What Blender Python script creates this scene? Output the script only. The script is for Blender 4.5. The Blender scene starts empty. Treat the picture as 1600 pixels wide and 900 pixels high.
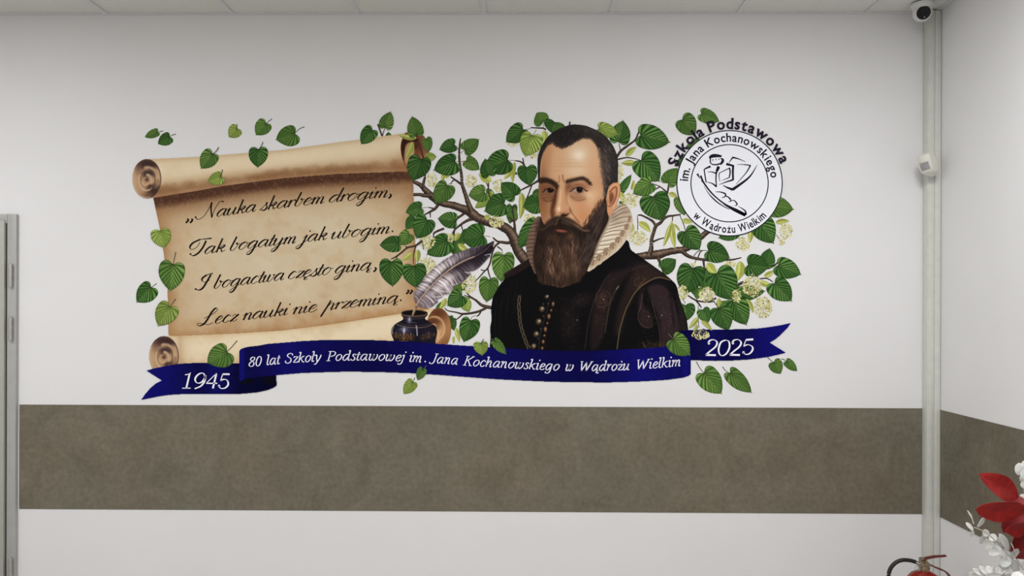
import bpy, bmesh, math, random
import numpy as np
from mathutils import Vector, Matrix, Euler
SC = bpy.context.scene; COL = SC.collection
# ---------------------------------------------------------------- camera
F_PX = 1200.0; DIST = 3.66; EYE = 1.60; SHIFT_PX = 30.0
YAW, ROLL = math.radians(0.62), math.radians(-0.16)
CAM_LOC = Vector((0.0, -DIST, EYE))
CAM_ROT = (Matrix.Rotation(YAW, 3, 'Z') @ Matrix.Rotation(math.pi/2, 3, 'X') @ Matrix.Rotation(-ROLL, 3, 'Z'))
cam_d = bpy.data.cameras.new('camera'); cam = bpy.data.objects.new('camera', cam_d); COL.objects.link(cam)
cam_d.sensor_width = 36.0; cam_d.lens = F_PX/1600*36.0; cam_d.shift_y = SHIFT_PX/1600; cam_d.clip_start = 0.05
cam.location = CAM_LOC; cam.rotation_euler = CAM_ROT.to_euler(); SC.camera = cam
# ---------------------------------------------------------------- colour management, world, lamps
SC.view_settings.view_transform = 'Standard'; SC.view_settings.look = 'None'; SC.view_settings.gamma = 1.0; SC.view_settings.use_curve_mapping = False
SC.view_settings.exposure = 0.44
world = bpy.data.worlds.new('room_world'); SC.world = world; world.use_nodes = True
world.node_tree.nodes['Background'].inputs[0].default_value = (0.9, 0.92, 1.0, 1); world.node_tree.nodes['Background'].inputs[1].default_value = 0.15
CEIL_Z = 3.0
def lamp(x, y, watts, col=(1.0, 0.996, 1.0), size=0.58, spread=180):
    d = bpy.data.lights.new('ceiling_panel_lamp', 'AREA'); d.shape = 'SQUARE'; d.size = size; d.energy = watts; d.color = col; d.spread = math.radians(spread)
    o = bpy.data.objects.new('ceiling_panel_lamp', d); COL.objects.link(o); o.location = (x, y, CEIL_Z-0.012); return o
for x, y, w in [(-2.75,-1.6,21), (-0.8,-1.9,12), (1.15,-1.65,21.5), (-2.75,-4.0,16), (-0.8,-4.1,16), (0.6,-3.3,20)]:
    lamp(x, y, w)
# ---------------------------------------------------------------- helpers
def ray(px, py):
    d = Vector(((px-800)/F_PX, (450-py)/F_PX + SHIFT_PX/F_PX, -1.0)); return CAM_ROT @ d
def on_wall(px, py, y=0.0):
    d = ray(px, py); t = (y - CAM_LOC.y)/d.y; return CAM_LOC + d*t
def at_depth(px, py, y): return on_wall(px, py, y)
RM = np.array(CAM_ROT)
def wall_pts(P, off=0.0):
    # photo pixels -> points on the mural wall (plane y = 0), lifted `off` towards the room
    P = np.asarray(P, float)
    d = np.c_[(P[:, 0]-800)/F_PX, (450-P[:, 1]+SHIFT_PX)/F_PX, -np.ones(len(P))] @ RM.T
    t = DIST/d[:, 1]; W = np.c_[d[:, 0]*t, np.zeros(len(P)), EYE + d[:, 2]*t]; W[:, 1] = -off
    return W
def lin(c):
    c = np.asarray(c, float)/255.0; return np.where(c <= .04045, c/12.92, ((c+.055)/1.055)**2.4)
def rgba(c, k=1.0): return tuple(float(v) for v in np.clip(lin(c)*k, 0, 1)) + (1.0,)
def mat(name, col, rough=0.5, metal=0.0, spec=0.5, noise=None, bump=None, trans=0.0, coat=0.0):
    m = bpy.data.materials.new(name); m.use_nodes = True; nt = m.node_tree; b = nt.nodes['Principled BSDF']
    b.inputs['Roughness'].default_value = rough; b.inputs['Metallic'].default_value = metal; b.inputs['Specular IOR Level'].default_value = spec; b.inputs['Coat Weight'].default_value = coat
    b.inputs['Transmission Weight'].default_value = trans
    tc = nt.nodes.new('ShaderNodeTexCoord')
    sc, amt = noise or (30.0, 0.04)
    n = nt.nodes.new('ShaderNodeTexNoise'); n.inputs['Scale'].default_value = sc; n.inputs['Detail'].default_value = 6; nt.links.new(tc.outputs['Object'], n.inputs['Vector'])
    r = nt.nodes.new('ShaderNodeValToRGB'); c = np.array(col[:3]); r.color_ramp.elements[0].position = .3; r.color_ramp.elements[1].position = .7
    r.color_ramp.elements[0].color = tuple(np.clip(c*(1-amt), 0, 1))+(1,); r.color_ramp.elements[1].color = tuple(np.clip(c*(1+amt), 0, 1))+(1,)
    nt.links.new(n.outputs['Fac'], r.inputs['Fac']); nt.links.new(r.outputs['Color'], b.inputs['Base Color'])
    if bump:
        n2 = nt.nodes.new('ShaderNodeTexNoise'); n2.inputs['Scale'].default_value = bump[0]; n2.inputs['Detail'].default_value = 4; nt.links.new(tc.outputs['Object'], n2.inputs['Vector'])
        bp = nt.nodes.new('ShaderNodeBump'); bp.inputs['Strength'].default_value = bump[1]; bp.inputs['Distance'].default_value = bump[2]; nt.links.new(n2.outputs['Fac'], bp.inputs['Height']); nt.links.new(bp.outputs['Normal'], b.inputs['Normal'])
    return m
def wpos(o):
    p = Vector((0,0,0))
    while o is not None: p = p + o.location; o = o.parent
    return p
def link(o, parent=None, loc=(0,0,0)):
    COL.objects.link(o)
    if parent is not None: o.parent = parent; o.location = Vector(loc) - wpos(parent)
    else: o.location = loc
    return o
def tag(o, label=None, cat=None, group=None, kind=None):
    for k, v in (('label', label), ('category', cat), ('group', group), ('kind', kind)):
        if v: o[k] = v
    return o
def empty(name, loc, label=None, cat=None, group=None):
    o = bpy.data.objects.new(name, None); o.empty_display_size = .05; link(o, None, loc); return tag(o, label, cat, group)
def bm_obj(name, bm, material, parent=None, loc=(0,0,0), smooth=True, rot=None):
    bmesh.ops.recalc_face_normals(bm, faces=bm.faces[:])
    me = bpy.data.meshes.new(name); bm.to_mesh(me); bm.free(); me.materials.append(material)
    if smooth:
        for p in me.polygons: p.use_smooth = True
        me.set_sharp_from_angle(angle=math.radians(38))
    o = bpy.data.objects.new(name, me); link(o, parent, loc)
    if rot is not None: o.rotation_euler = rot
    return o
def box(bm, x0, y0, z0, x1, y1, z1, bev=0.0, seg=2, M=None):
    r = bmesh.ops.create_cube(bm, size=1.0); vs = r['verts']
    for v in vs: v.co = Vector(((x0+x1)/2 + v.co.x*(x1-x0), (y0+y1)/2 + v.co.y*(y1-y0), (z0+z1)/2 + v.co.z*(z1-z0)))
    if bev:
        es = list({e for v in vs for e in v.link_edges}); g = bmesh.ops.bevel(bm, geom=es, offset=bev, segments=seg, affect='EDGES', profile=.5); vs = list({v for f in g['faces'] for v in f.verts} | {v for v in vs if v.is_valid})
    if M is not None: bmesh.ops.transform(bm, matrix=M, verts=vs)
    return vs
def lathe(bm, prof, seg=32, M=None):
    rings = []
    for r, z in prof: rings.append([bm.verts.new((r*math.cos(2*math.pi*i/seg), r*math.sin(2*math.pi*i/seg), z)) for i in range(seg)])
    for a, b in zip(rings, rings[1:]):
        for i in range(seg): bm.faces.new((a[i], a[(i+1) % seg], b[(i+1) % seg], b[i]))
    bm.faces.new(rings[0][::-1]); bm.faces.new(rings[-1])
    if M is not None: bmesh.ops.transform(bm, matrix=M, verts=[v for r in rings for v in r])
def tube(bm, pts, rad, seg=12, flat=1.0):
    P = [Vector(p) for p in pts]; n = len(P); rad = [rad]*n if not hasattr(rad, '__len__') else rad; rings = []; ref = Vector((0,0,1))
    for i in range(n):
        d = (P[min(i+1, n-1)]-P[max(i-1, 0)]).normalized(); s = d.cross(ref)
        if s.length < .05: s = d.cross(Vector((1,0,0)))
        s.normalize(); u = s.cross(d).normalized()
        rings.append([bm.verts.new(P[i] + (s*math.cos(2*math.pi*k/seg) + u*flat*math.sin(2*math.pi*k/seg))*rad[i]) for k in range(seg)])
    for a, b in zip(rings, rings[1:]):
        for k in range(seg): bm.faces.new((a[k], a[(k+1) % seg], b[(k+1) % seg], b[k]))
    bm.faces.new(rings[0][::-1]); bm.faces.new(rings[-1])
def smooth_path(pts, n=8):
    P = [np.array(p, float) for p in pts]; out = []
    for i in range(len(P)-1):
        a, b, c, d = P[max(i-1, 0)], P[i], P[i+1], P[min(i+2, len(P)-1)]
        for k in range(n):
            t = k/n; out.append(tuple(.5*((2*b)+(c-a)*t+(2*a-5*b+4*c-d)*t*t+(3*b-a-3*c+d)*t**3)))
    out.append(tuple(P[-1])); return out
# ---------------------------------------------------------------- materials
def noise_wall(name, col, sc2=3.0):
    m = mat(name, col, .75, spec=.2, noise=(sc2, .012), bump=(260, .06, .002)); return m
M_WALL = noise_wall('white_wall_paint', (.765, .76, .763))
M_CEIL = mat('ceiling_tile_white', (.70, .70, .66), .9, spec=.1, noise=(90, .03), bump=(200, .1, .002))
M_BAR = mat('ceiling_grid_enamel', (.66, .66, .65), .45, spec=.3)
M_GAP = mat('shadow_gap_dark', (.03, .03, .03), .9)
M_FLOOR = mat('grey_floor_tile', (.44, .42, .39), .4, noise=(8, .08))
def band_mat():
    m = bpy.data.materials.new('concrete_effect_panel'); m.use_nodes = True; nt = m.node_tree; b = nt.nodes['Principled BSDF']; b.inputs['Roughness'].default_value = .6; b.inputs['Specular IOR Level'].default_value = .25
    tc = nt.nodes.new('ShaderNodeTexCoord'); n1 = nt.nodes.new('ShaderNodeTexNoise'); n1.inputs['Scale'].default_value = 5.0; n1.inputs['Detail'].default_value = 9; n1.inputs['Roughness'].default_value = .66; n1.inputs['Distortion'].default_value = .8
    n2 = nt.nodes.new('ShaderNodeTexNoise'); n2.inputs['Scale'].default_value = 48; n2.inputs['Detail'].default_value = 8
    r = nt.nodes.new('ShaderNodeValToRGB'); e = r.color_ramp.elements; e[0].position = .3; e[1].position = .72; e[0].color = rgba((92,87,74), 1.2); e[1].color = rgba((108,103,90), 1.2)
    x = nt.nodes.new('ShaderNodeMix'); x.data_type = 'RGBA'; x.blend_type = 'OVERLAY'; x.inputs[0].default_value = .3
    for n in (n1, n2): nt.links.new(tc.outputs['Object'], n.inputs['Vector'])
    n3 = nt.nodes.new('ShaderNodeTexNoise'); n3.inputs['Scale'].default_value = 1.7; n3.inputs['Detail'].default_value = 3; nt.links.new(tc.outputs['Object'], n3.inputs['Vector'])
    r3 = nt.nodes.new('ShaderNodeValToRGB'); e3 = r3.color_ramp.elements; e3[0].position = .4; e3[1].position = .6; e3[0].color = (1.05,.99,.97,1); e3[1].color = (.98,1.01,1.0,1); nt.links.new(n3.outputs['Fac'], r3.inputs['Fac'])
    mu = nt.nodes.new('ShaderNodeMix'); mu.data_type = 'RGBA'; mu.blend_type = 'MULTIPLY'; mu.inputs[0].default_value = 1.0; nt.links.new(r.outputs['Color'], mu.inputs[6]); nt.links.new(r3.outputs['Color'], mu.inputs[7])
    nt.links.new(n1.outputs['Fac'], r.inputs['Fac']); nt.links.new(mu.outputs[2], x.inputs[6]); nt.links.new(n2.outputs['Fac'], x.inputs[7]); nt.links.new(x.outputs[2], b.inputs['Base Color']); return m
M_BAND = band_mat()
M_DOOR = mat('door_grey_paint', rgba((156,157,149), 1.15)[:3], .45, spec=.4)
M_FRAME = mat('door_frame_grey', rgba((157,157,154), 1.15)[:3], .4, spec=.4)
M_STEEL = mat('brushed_steel', (.50, .48, .45), .5, metal=1.0, noise=(120, .1))
M_TRUNK = mat('trunking_plastic', rgba((194,195,188), 1.15)[:3], .45, spec=.3)
M_WHITE = mat('white_plastic', (.70, .70, .68), .4, spec=.4)
M_BLACKG = mat('black_glass', (.006, .006, .007), .3, spec=.25)
M_PRINT = bpy.data.materials.new('printed_vinyl'); M_PRINT.use_nodes = True
def _pv():
    nt = M_PRINT.node_tree; b = nt.nodes['Principled BSDF']; a = nt.nodes.new('ShaderNodeAttribute'); a.attribute_name = 'ink'
    nt.links.new(a.outputs['Color'], b.inputs['Base Color']); b.inputs['Roughness'].default_value = .6; b.inputs['Specular IOR Level'].default_value = .05
_pv()
# ---------------------------------------------------------------- the room
X_R = on_wall(1461, 480).x; X_L = -3.75; Y_F = -6.2
def struct(name, bm, m, smooth=False, loc=(0,0,0), parent=None):
    o = bm_obj(name, bm, m, parent, loc, smooth)
    if parent is None: o['kind'] = 'structure'
    return o
T = .12
b = bmesh.new(); box(b, X_L-T, Y_F-T, -.1, X_R+T, T, 0); struct('floor', b, M_FLOOR)
b = bmesh.new(); box(b, X_L-T, 0, 0, X_R+T, T, CEIL_Z+.1); struct('wall_back', b, M_WALL)
b = bmesh.new(); box(b, X_R, Y_F, 0, X_R+T, 0, CEIL_Z+.1); struct('wall_right', b, M_WALL)
b = bmesh.new(); box(b, X_L-T, Y_F, 0, X_L, 0, CEIL_Z+.1); struct('wall_left', b, M_WALL)
b = bmesh.new(); box(b, X_L-T, Y_F-T, 0, X_R+T, Y_F, CEIL_Z+.1); struct('wall_front', b, M_WALL)
b = bmesh.new(); box(b, X_L, Y_F, CEIL_Z, X_R, 0, CEIL_Z+.08); struct('ceiling', b, M_CEIL)
b = bmesh.new()      # exposed grid of the suspended ceiling
XB = [on_wall(p, 22).x for p in (168, 363.5, 556, 755, 952.5, 1153, 1352)]
pitch = (XB[-1]-XB[0])/6; k = XB[0]
while k-pitch > X_L: k -= pitch
while k < X_R: box(b, k-.012, Y_F+.03, CEIL_Z-.006, k+.012, -.024, CEIL_Z+.002); k += pitch
y = -.36
while y > Y_F: box(b, X_L+.02, y-.012, CEIL_Z-.0055, X_R-.02, y+.012, CEIL_Z+.002); y -= .6
struct('trim_1', b, M_BAR)
b = bmesh.new()      # wall angle round the edge of the ceiling
box(b, X_L, -.024, CEIL_Z-.005, X_R, -.001, CEIL_Z); box(b, X_R-.024, Y_F, CEIL_Z-.005, X_R-.001, -.024, CEIL_Z); struct('trim_2', b, M_BAR)
zt, zb = (on_wall(740, 635).z, on_wall(740, 799).z); xd = on_wall(30.5, 700).x
b = bmesh.new(); box(b, xd, -.003, zb, X_R-.03, .0, zt, .0012, 1); struct('trim_3', b, M_BAND)
b = bmesh.new(); box(b, X_R-.003, Y_F+.02, zb, X_R, -.03, zt, .0012, 1); struct('trim_4', b, M_BAND)
# door at the left edge: steel frame, leaf and three hinges
dt = on_wall(28, 335).z; x1 = on_wall(28.5, 600).x; x0 = on_wall(15.5, 600).x
door = empty('door_1', ((x1-.5), 0, 0)); door['kind'] = 'structure'
b = bmesh.new(); box(b, x0-.004, -.018, 0, x1, .0, dt, .003, 2); box(b, x0-1.02, -.018, dt-.045, x0-.004, .0, dt, .003, 2); box(b, x0-1.06, -.018, 0, x0-1.01, .0, dt, .003, 2); bm_obj('door_frame', b, M_FRAME, door)
b = bmesh.new(); box(b, x0-1.0, -.026, .008, x0-.012, -.002, on_wall(10, 345).z, .003, 2); bm_obj('door_leaf', b, M_DOOR, door)
b = bmesh.new(); box(b, x0-.011, -.012, .008, x0-.005, -.001, dt-.046); bm_obj('gap_shadow', b, M_GAP, door, smooth=False)  # near-black strip standing in for the shade in the gap between leaf and frame
for py in (430, 513, 890):
    p = on_wall(16.2, py, -.03); b = bmesh.new(); lathe(b, [(.006,-.056),(.0078,-.054),(.0078,-.0195),(.0070,-.0185),(.0078,-.0175),(.0078,.0175),(.0070,.0185),(.0078,.0195),(.0078,.054),(.006,.056)], 20)
    box(b, -.003, .004, -.05, .003, .026, .05, .001, 1); bm_obj('hinge', b, M_STEEL, door, p)
# ---------------------------------------------------------------- cable trunking in the corner
tr = empty('cable_trunking', (X_R-.03, -.03, 0), 'pale grey-green plastic trunking running up the corner of the two walls', 'trunking')
b = bmesh.new(); box(b, X_R-.061, -.05, 0, X_R-.0005, -.0005, CEIL_Z-.006, .003, 2); bm_obj('channel', b, M_TRUNK, tr)
b = bmesh.new(); box(b, X_R-.0585, -.0535, 0, X_R-.0335, -.049, CEIL_Z-.007, .0015, 2); box(b, X_R-.0305, -.0535, 0, X_R-.003, -.049, CEIL_Z-.007, .0015, 2); bm_obj('lid', b, M_TRUNK, tr)
# ---------------------------------------------------------------- painter: prints the mural's motifs as coloured vinyl
import numpy as np
def catmull(pts, n=6, closed=False):
    P = np.asarray(pts, float); m = len(P)
    if m < 3: return P
    out = []
    rng = range(m if closed else m - 1)
    for i in rng:
        if closed: a, b, c, d = P[(i-1) % m], P[i], P[(i+1) % m], P[(i+2) % m]
        else: a, b, c, d = P[max(i-1, 0)], P[i], P[i+1], P[min(i+2, m-1)]
        for t in np.arange(n) / n:
            out.append(0.5*((2*b) + (c-a)*t + (2*a-5*b+4*c-d)*t*t + (3*b-a-3*c+d)*t**3))
    if not closed: out.append(P[-1])
    return np.array(out)
def sstep(a, b, x):
    t = np.clip((x - a) / (b - a), 0, 1); return t*t*(3 - 2*t)
def vnoise(X, Y, sc, seed=0):
    def h(i, j): 
        v = np.sin(i*127.1 + j*311.7 + seed*74.7) * 43758.5453
        return v - np.floor(v)
    x = X / sc; y = Y / sc; i = np.floor(x); j = np.floor(y); fx = x - i; fy = y - j
    fx = fx*fx*(3-2*fx); fy = fy*fy*(3-2*fy)
    return (h(i, j)*(1-fx) + h(i+1, j)*fx)*(1-fy) + (h(i, j+1)*(1-fx) + h(i+1, j+1)*fx)*fy
def fbm(X, Y, sc, seed=0, o=4):
    s = 0; a = 0.5; t = 0
    for k in range(o):
        s = s + a*vnoise(X, Y, sc/2**k, seed+k*7); t += a; a *= 0.55
    return s / t
def seg_dist(X, Y, a, b):
    d = b - a; L = max((d*d).sum(), 1e-9)
    t = np.clip(((X-a[0])*d[0] + (Y-a[1])*d[1]) / L, 0, 1)
    return np.hypot(X - a[0] - t*d[0], Y - a[1] - t*d[1]), t
class Canvas:
    def __init__(s, x0, y0, x1, y1, sc):
        s.x0, s.y0, s.sc = x0, y0, sc
        s.W = int((x1-x0)*sc); s.H = int((y1-y0)*sc)
        s.X, s.Y = np.meshgrid(x0 + (np.arange(s.W)+.5)/sc, y0 + (np.arange(s.H)+.5)/sc)
        s.rgb = np.zeros((s.H, s.W, 3)); s.lab = np.zeros((s.H, s.W), int)
    def box(s, x0, y0, x1, y1):
        i0 = max(int((x0-s.x0)*s.sc), 0); i1 = min(int((x1-s.x0)*s.sc)+2, s.W)
        j0 = max(int((y0-s.y0)*s.sc), 0); j1 = min(int((y1-s.y0)*s.sc)+2, s.H)
        return (slice(j0, max(j1, j0)), slice(i0, max(i1, i0)))
    def polymask(s, pts, soft=0.4, smooth=0):
        P = catmull(pts, smooth, True) if smooth else np.asarray(pts, float)
        b = s.box(P[:, 0].min()-soft*2, P[:, 1].min()-soft*2, P[:, 0].max()+soft*2, P[:, 1].max()+soft*2)
        X, Y = s.X[b], s.Y[b]; ins = np.zeros(X.shape, bool); D = np.full(X.shape, 1e9)
        for k in range(len(P)):
            a, c = P[k], P[(k+1) % len(P)]
            if a[1] != c[1]:
                cr = ((a[1] > Y) != (c[1] > Y)) & (X < (c[0]-a[0])*(Y-a[1])/(c[1]-a[1]) + a[0])
                ins ^= cr
            # distance only near
            d, _ = seg_dist(X, Y, a, c); np.minimum(D, d, out=D)
        sd = np.where(ins, D, -D)
        return b, sstep(-soft, soft, sd)
    def put(s, b, m, col, a=1.0):
        m = (m*a)[..., None]; s.rgb[b] = s.rgb[b]*(1-m) + np.asarray(col, float)*m
    def poly(s, pts, col, a=1.0, soft=0.5, smooth=6, lab=None, clip=None):
        b, m = s.polymask(pts, soft, smooth)
        if lab is not None:
            new = (m > 0.5) & (s.lab[b] == 0); m = np.where(new, 1.0, np.where(s.lab[b] == 0, 0.0, m)); s.lab[b][m > 0.5] = lab
        if clip is not None: m = m*(s.lab[b] == clip)
        s.put(b, m, col, a)
    def blob(s, x, y, rx, ry, col, a=1.0, ang=0, p=1.0, clip=None):
        R = max(rx, ry)*2.2; b = s.box(x-R, y-R, x+R, y+R)
        X, Y = s.X[b]-x, s.Y[b]-y; c, n = np.cos(np.radians(ang)), np.sin(np.radians(ang))
        u = (X*c + Y*n)/rx; v = (-X*n + Y*c)/ry
        m = np.exp(-((u*u+v*v)**p)*1.1)
        if clip is not None: m = m*(s.lab[b] == clip)
        s.put(b, m, col, a)
    def disc(s, x, y, rx, ry, col, a=1.0, ang=0, soft=0.5, lab=None, clip=None):
        t = np.linspace(0, 2*np.pi, 28, endpoint=False); c, n = np.cos(np.radians(ang)), np.sin(np.radians(ang))
        P = np.c_[x + rx*np.cos(t)*c - ry*np.sin(t)*n, y + rx*np.cos(t)*n + ry*np.sin(t)*c]
        s.poly(P, col, a, soft, 0, lab, clip)
    def line(s, pts, w, col, a=1.0, soft=0.6, smooth=5, taper=0.0, clip=None):
        P = catmull(pts, smooth) if smooth and len(pts) > 2 else np.asarray(pts, float)
        pad = np.max(w) + soft*2; b = s.box(P[:, 0].min()-pad, P[:, 1].min()-pad, P[:, 0].max()+pad, P[:, 1].max()+pad)
        X, Y = s.X[b], s.Y[b]
        if X.size == 0: return
        D = np.full(X.shape, 1e9); n = len(P)-1
        for k in range(n):
            d, t = seg_dist(X, Y, P[k], P[k+1]); f = (k+t)/n
            ww = w*(1-taper*np.abs(2*f-1)**2) if taper else w
            np.minimum(D, d - ww/2, out=D)
        m = 1 - sstep(-soft/2, soft/2, D)
        if clip is not None: m = m*(np.isin(s.lab[b], clip) if isinstance(clip, (list, tuple)) else (s.lab[b] == clip))
        s.put(b, m, col, a)
def paint_portrait(sc=2.0):
    R = np.random.RandomState(5)
    c = Canvas(758, 190, 1082, 553, sc)
    HAIR, FACE, BEARD, RUFF, COAT = 1, 2, 3, 4, 5
    # ---- doublet
    coat = [(832,404),(824,406),(810,414),(795,423),(787,429),(789,435),(781,445),(771,463),(769,471),(767.5,483),(768,500),(766,512),(766.5,528),(765.5,540),(765.5,550),(765.5,552),(766,552),
            (1075,552),(1075,548),(1075,525),(1075,515),(1073,500),(1070,489),(1065,475),(1061,463),(1057,447),(1051,439),(1038,428),(1020,415),(1010,408),(996,398),(985,389),(979,375),(950,380),(900,400)]
    c.poly(coat, (9,9,11), 1, 0.4, 3, COAT)
    K = dict(clip=COAT)
    c.poly([(824,406),(810,414),(795,423),(787,429),(789,435),(808,427),(830,413)], (34,24,22), .9, 1.2, 3, **K)
    c.line([(824,407),(806,417),(788,429)], 1, (52,38,34), .6, 1.2, **K)
    for x0, y0, x1, y1 in [(800,440,790,500),(809,440,802,490),(792,452,782,480),(818,440,808,486),(776,468,773,540),(784,470,780,548)]:
        c.line([(x0,y0),((x0+x1)/2-1,(y0+y1)/2),(x1,y1)], 2.2, (26,21,20), .55, 3, **K)
    # shoulder and sleeve panels
    c.blob(1015,424,34,9,(36,28,28),.8,28,**K); c.blob(1005,440,22,10,(46,32,28),.9,-38,**K)
    c.poly([(990,418),(1012,412),(1040,430),(1047,436),(1026,434),(1008,442),(992,458),(978,490),(970,520),(960,520),(966,480),(978,448)], (40,29,26), .75, 6, 4, **K)
    c.poly([(950,430),(972,420),(988,418),(968,448),(955,474),(948,505),(936,540),(922,540),(930,470)], (33,24,24), .8, 4, 4, **K)
    c.poly([(1012,450),(1030,444),(1046,456),(1058,490),(1062,530),(1035,545),(1030,500),(1018,470)], (46,33,37), .9, 3, 4, **K)
    c.poly([(997,470),(1004,455),(1006,480),(1024,492),(1024,506),(1010,512),(1000,506)], (40,29,30), .85, 3, 4, **K)
    c.poly([(1056,455),(1062,470),(1072,500),(1074,540),(1062,545),(1060,490)], (30,23,23), .9, 2, 4, **K)
    c.poly([(1010,455),(1016,470),(1027,500),(1031,540),(1022,545),(1020,500),(1010,478)], (9,8,10), .9, 1.6, 4, **K)
    c.poly([(1044,452),(1050,470),(1054,500),(1052,510),(1047,480)], (16,12,14), .7, 1.6, 4, **K)
    c.blob(942,465,10,14,(48,30,28),.8,20,**K); c.blob(936,495,9,26,(34,24,22),.7,8,**K); c.blob(908,470,16,9,(30,23,22),.8,-25,**K)
    c.blob(890,505,14,30,(25,19,18),.8,0,**K); c.blob(1020,540,22,7,(30,24,20),.8,-6,**K)
    # brocade flecks
    for (cx, cy, rx, ry, n, cc) in [(942,468,10,16,110,(92,66,58)),(938,500,9,30,80,(70,50,44)),(890,500,20,34,160,(62,46,42)),(908,468,22,12,90,(60,46,40)),(1044,490,13,40,210,(78,58,58)),(1010,492,12,26,120,(74,54,50)),
                                    (1000,436,16,12,110,(78,58,46)),(1024,540,26,9,100,(78,64,44)),(985,470,10,30,50,(44,34,28)),(1066,505,6,36,70,(56,44,42)),(955,440,8,20,60,(56,44,40))]:
        for _ in range(n):
            x = cx + rx*R.randn()*.55; y = cy + ry*R.randn()*.55; a = R.uniform(0, 6.3); l = R.uniform(.8, 2.6)
            c.line([(x,y),(x+l*np.cos(a),y+l*np.sin(a))], R.uniform(.5,1.1), np.array(cc)*R.uniform(.6,1.15), R.uniform(.2,.7), 1.0, 0, **K)
    for x, y in [(943,468),(902,500),(1034,492.5),(1013.5,494.5)]: c.blob(x,y,.9,.9,(190,180,165),.9,**K)
    # trims
    c.line([(1047,438),(1035,434),(1026,434),(1015,438.5),(1006,444),(998,450.5),(990,460),(982,475),(978,483),(973,498),(968,517),(964,545)], 1.5, (112,92,62), .85, 1.0, **K)
    c.line([(1049,441),(1036,437.5),(1026,437.5),(1016,442),(1004,450)], 3, (8,7,8), .8, 2.0, **K)
    c.line([(966,448),(960,458),(953,475),(949,495),(945,520)], 1.1, (84,72,56), .7, 1.0, **K); c.line([(966.5,447),(963,452)], 1.2, (170,158,135), .7, 1, 0, **K)
    c.line([(952,428),(942,443),(932,462),(926,478),(919,505),(914,545)], 1, (72,64,58), .65, 1.0, **K)
    c.line([(988,420),(1004,416),(1016,414.5)], 1.2, (58,46,44), .6, 1.6, **K); c.line([(950,442),(976,426),(992,420)], 1.4, (48,38,36), .6, 2, **K)
    c.line([(1004,459),(1001,478),(997,490),(999,503),(1006,510),(1014,512),(1019,510.5)], 1.1, (96,78,66), .6, 1.0, **K)
    c.line([(1018,470),(1024,492),(1029,510),(1032,541)], 1.1, (92,76,60), .6, 1.0, **K); c.line([(1004,534),(1008,543)], 1.4, (98,84,62), .6, 1, 0, **K)
    c.line([(932,458),(931,470),(936,480),(950,476),(954,464),(948,455)], .8, (86,64,60), .7, .8, **K)
    c.line([(999,432),(992,437),(992,444),(998,447),(1003,441)], .9, (84,64,52), .7, 1, **K); c.line([(1008,434),(1004,441),(996,450)], .9, (98,78,52), .7, 1, **K)
    # chain
    ch = catmull([(812,462),(810.5,476),(811.5,490),(812.5,502),(815,514),(819,526),(823,537),(827.5,546.5)], 8)
    for k in range(0, len(ch)-3, 3):
        d = ch[k+3]-ch[k]; d /= np.hypot(*d); n = np.array([-d[1], d[0]])
        for sgn in (-1, 1):
            o = n*sgn*1.9*(1 if k % 2 else .7)
            c.line([ch[k]+o, ch[k+2]+o+d*.6], 1.1, (132,114,88), .85, .8, 0, **K)
    # buttons
    c.line([(859,468),(853,490),(845,520),(841,548)], .9, (70,70,68), .6, .8, **K)
    c.line([(866,467),(861,487),(855,508),(850,548)], 3.4, (24,12,9), .9, 1.5, **K)
    for x, y, r in [(854,464,3.1),(846.5,483,4.3),(841.5,502.5,4.5),(837.5,522,4.3),(833.5,541,4.0)]:
        c.disc(x,y,r,r*1.06,(58,44,30),1,0,.9,**K); c.blob(x+.9,y-.9,r*.62,r*.62,(170,152,122),.95,**K); c.blob(x+1.4,y-1.6,.9,.9,(226,216,196),.9,**K)
        for _ in range(8):
            a = R.uniform(0,6.3); c.blob(x+r*.6*np.cos(a), y+r*.6*np.sin(a), .6,.6,(30,22,16),.6,**K)
    for x, y, rx, ry in [(864,475,2.2,3.6),(861,485,1.9,1.7),(857.5,494.5,2.6,4.2),(855,505,1.7,1.6),(852,514.5,2.3,4.2),(850.5,524.5,1.9,1.7),(848.5,534,2.2,3.2),(847,544,2,2.4)]:
        c.disc(x,y,rx,ry,(84,54,36),1,0,.8,**K); c.blob(x+.4,y-.6,rx*.6,ry*.55,(176,140,100),.9,**K)
    for x, y in [(849,475),(856,474),(849,494),(845,514),(841,529)]: c.blob(x,y,1.2,1.6,(92,84,72),.8,**K)
    # ---- ruff
    ruffR = [(945,330),(958,326),(966,319),(975,319.5),(983,326),(986,333),(988,340),(988.5,350),(985.5,361),(979,374),(973,383),(965,392),(956,399),(945,407),(934,414.5),(926,421),(918,424),(918,410),(925,390),(934,368),(942,352)]
    c.poly(ruffR, (196,180,158), 1, .5, 4, RUFF)
    K = dict(clip=RUFF)
    c.blob(974,328,14,10,(150,130,112),.85,20,**K); c.blob(958,338,10,14,(140,118,100),.8,-40,**K); c.blob(952,372,16,22,(222,212,192),.7,35,**K); c.blob(937,394,8,16,(226,214,190),.7,25,**K)
    folds = [((957,336),(968,328),(980,324)),((956,342),(970,334),(984,331)),((953,348),(968,341),(986,338)),((951,353),(966,349),(984,345)),((947,359),(962,355),(980,351)),((943,366),(956,361),(974,360)),((940,371),(952,368),(970,366)),
             ((937,378),(948,376),(963,373)),((934,384),(945,383),(959,381)),((931,391),(942,390),(954,386)),((928,397),(936,397),(946,393)),((925,404),(931,402),(938,400)),((959,330),(968,323),(976,320))]
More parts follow.
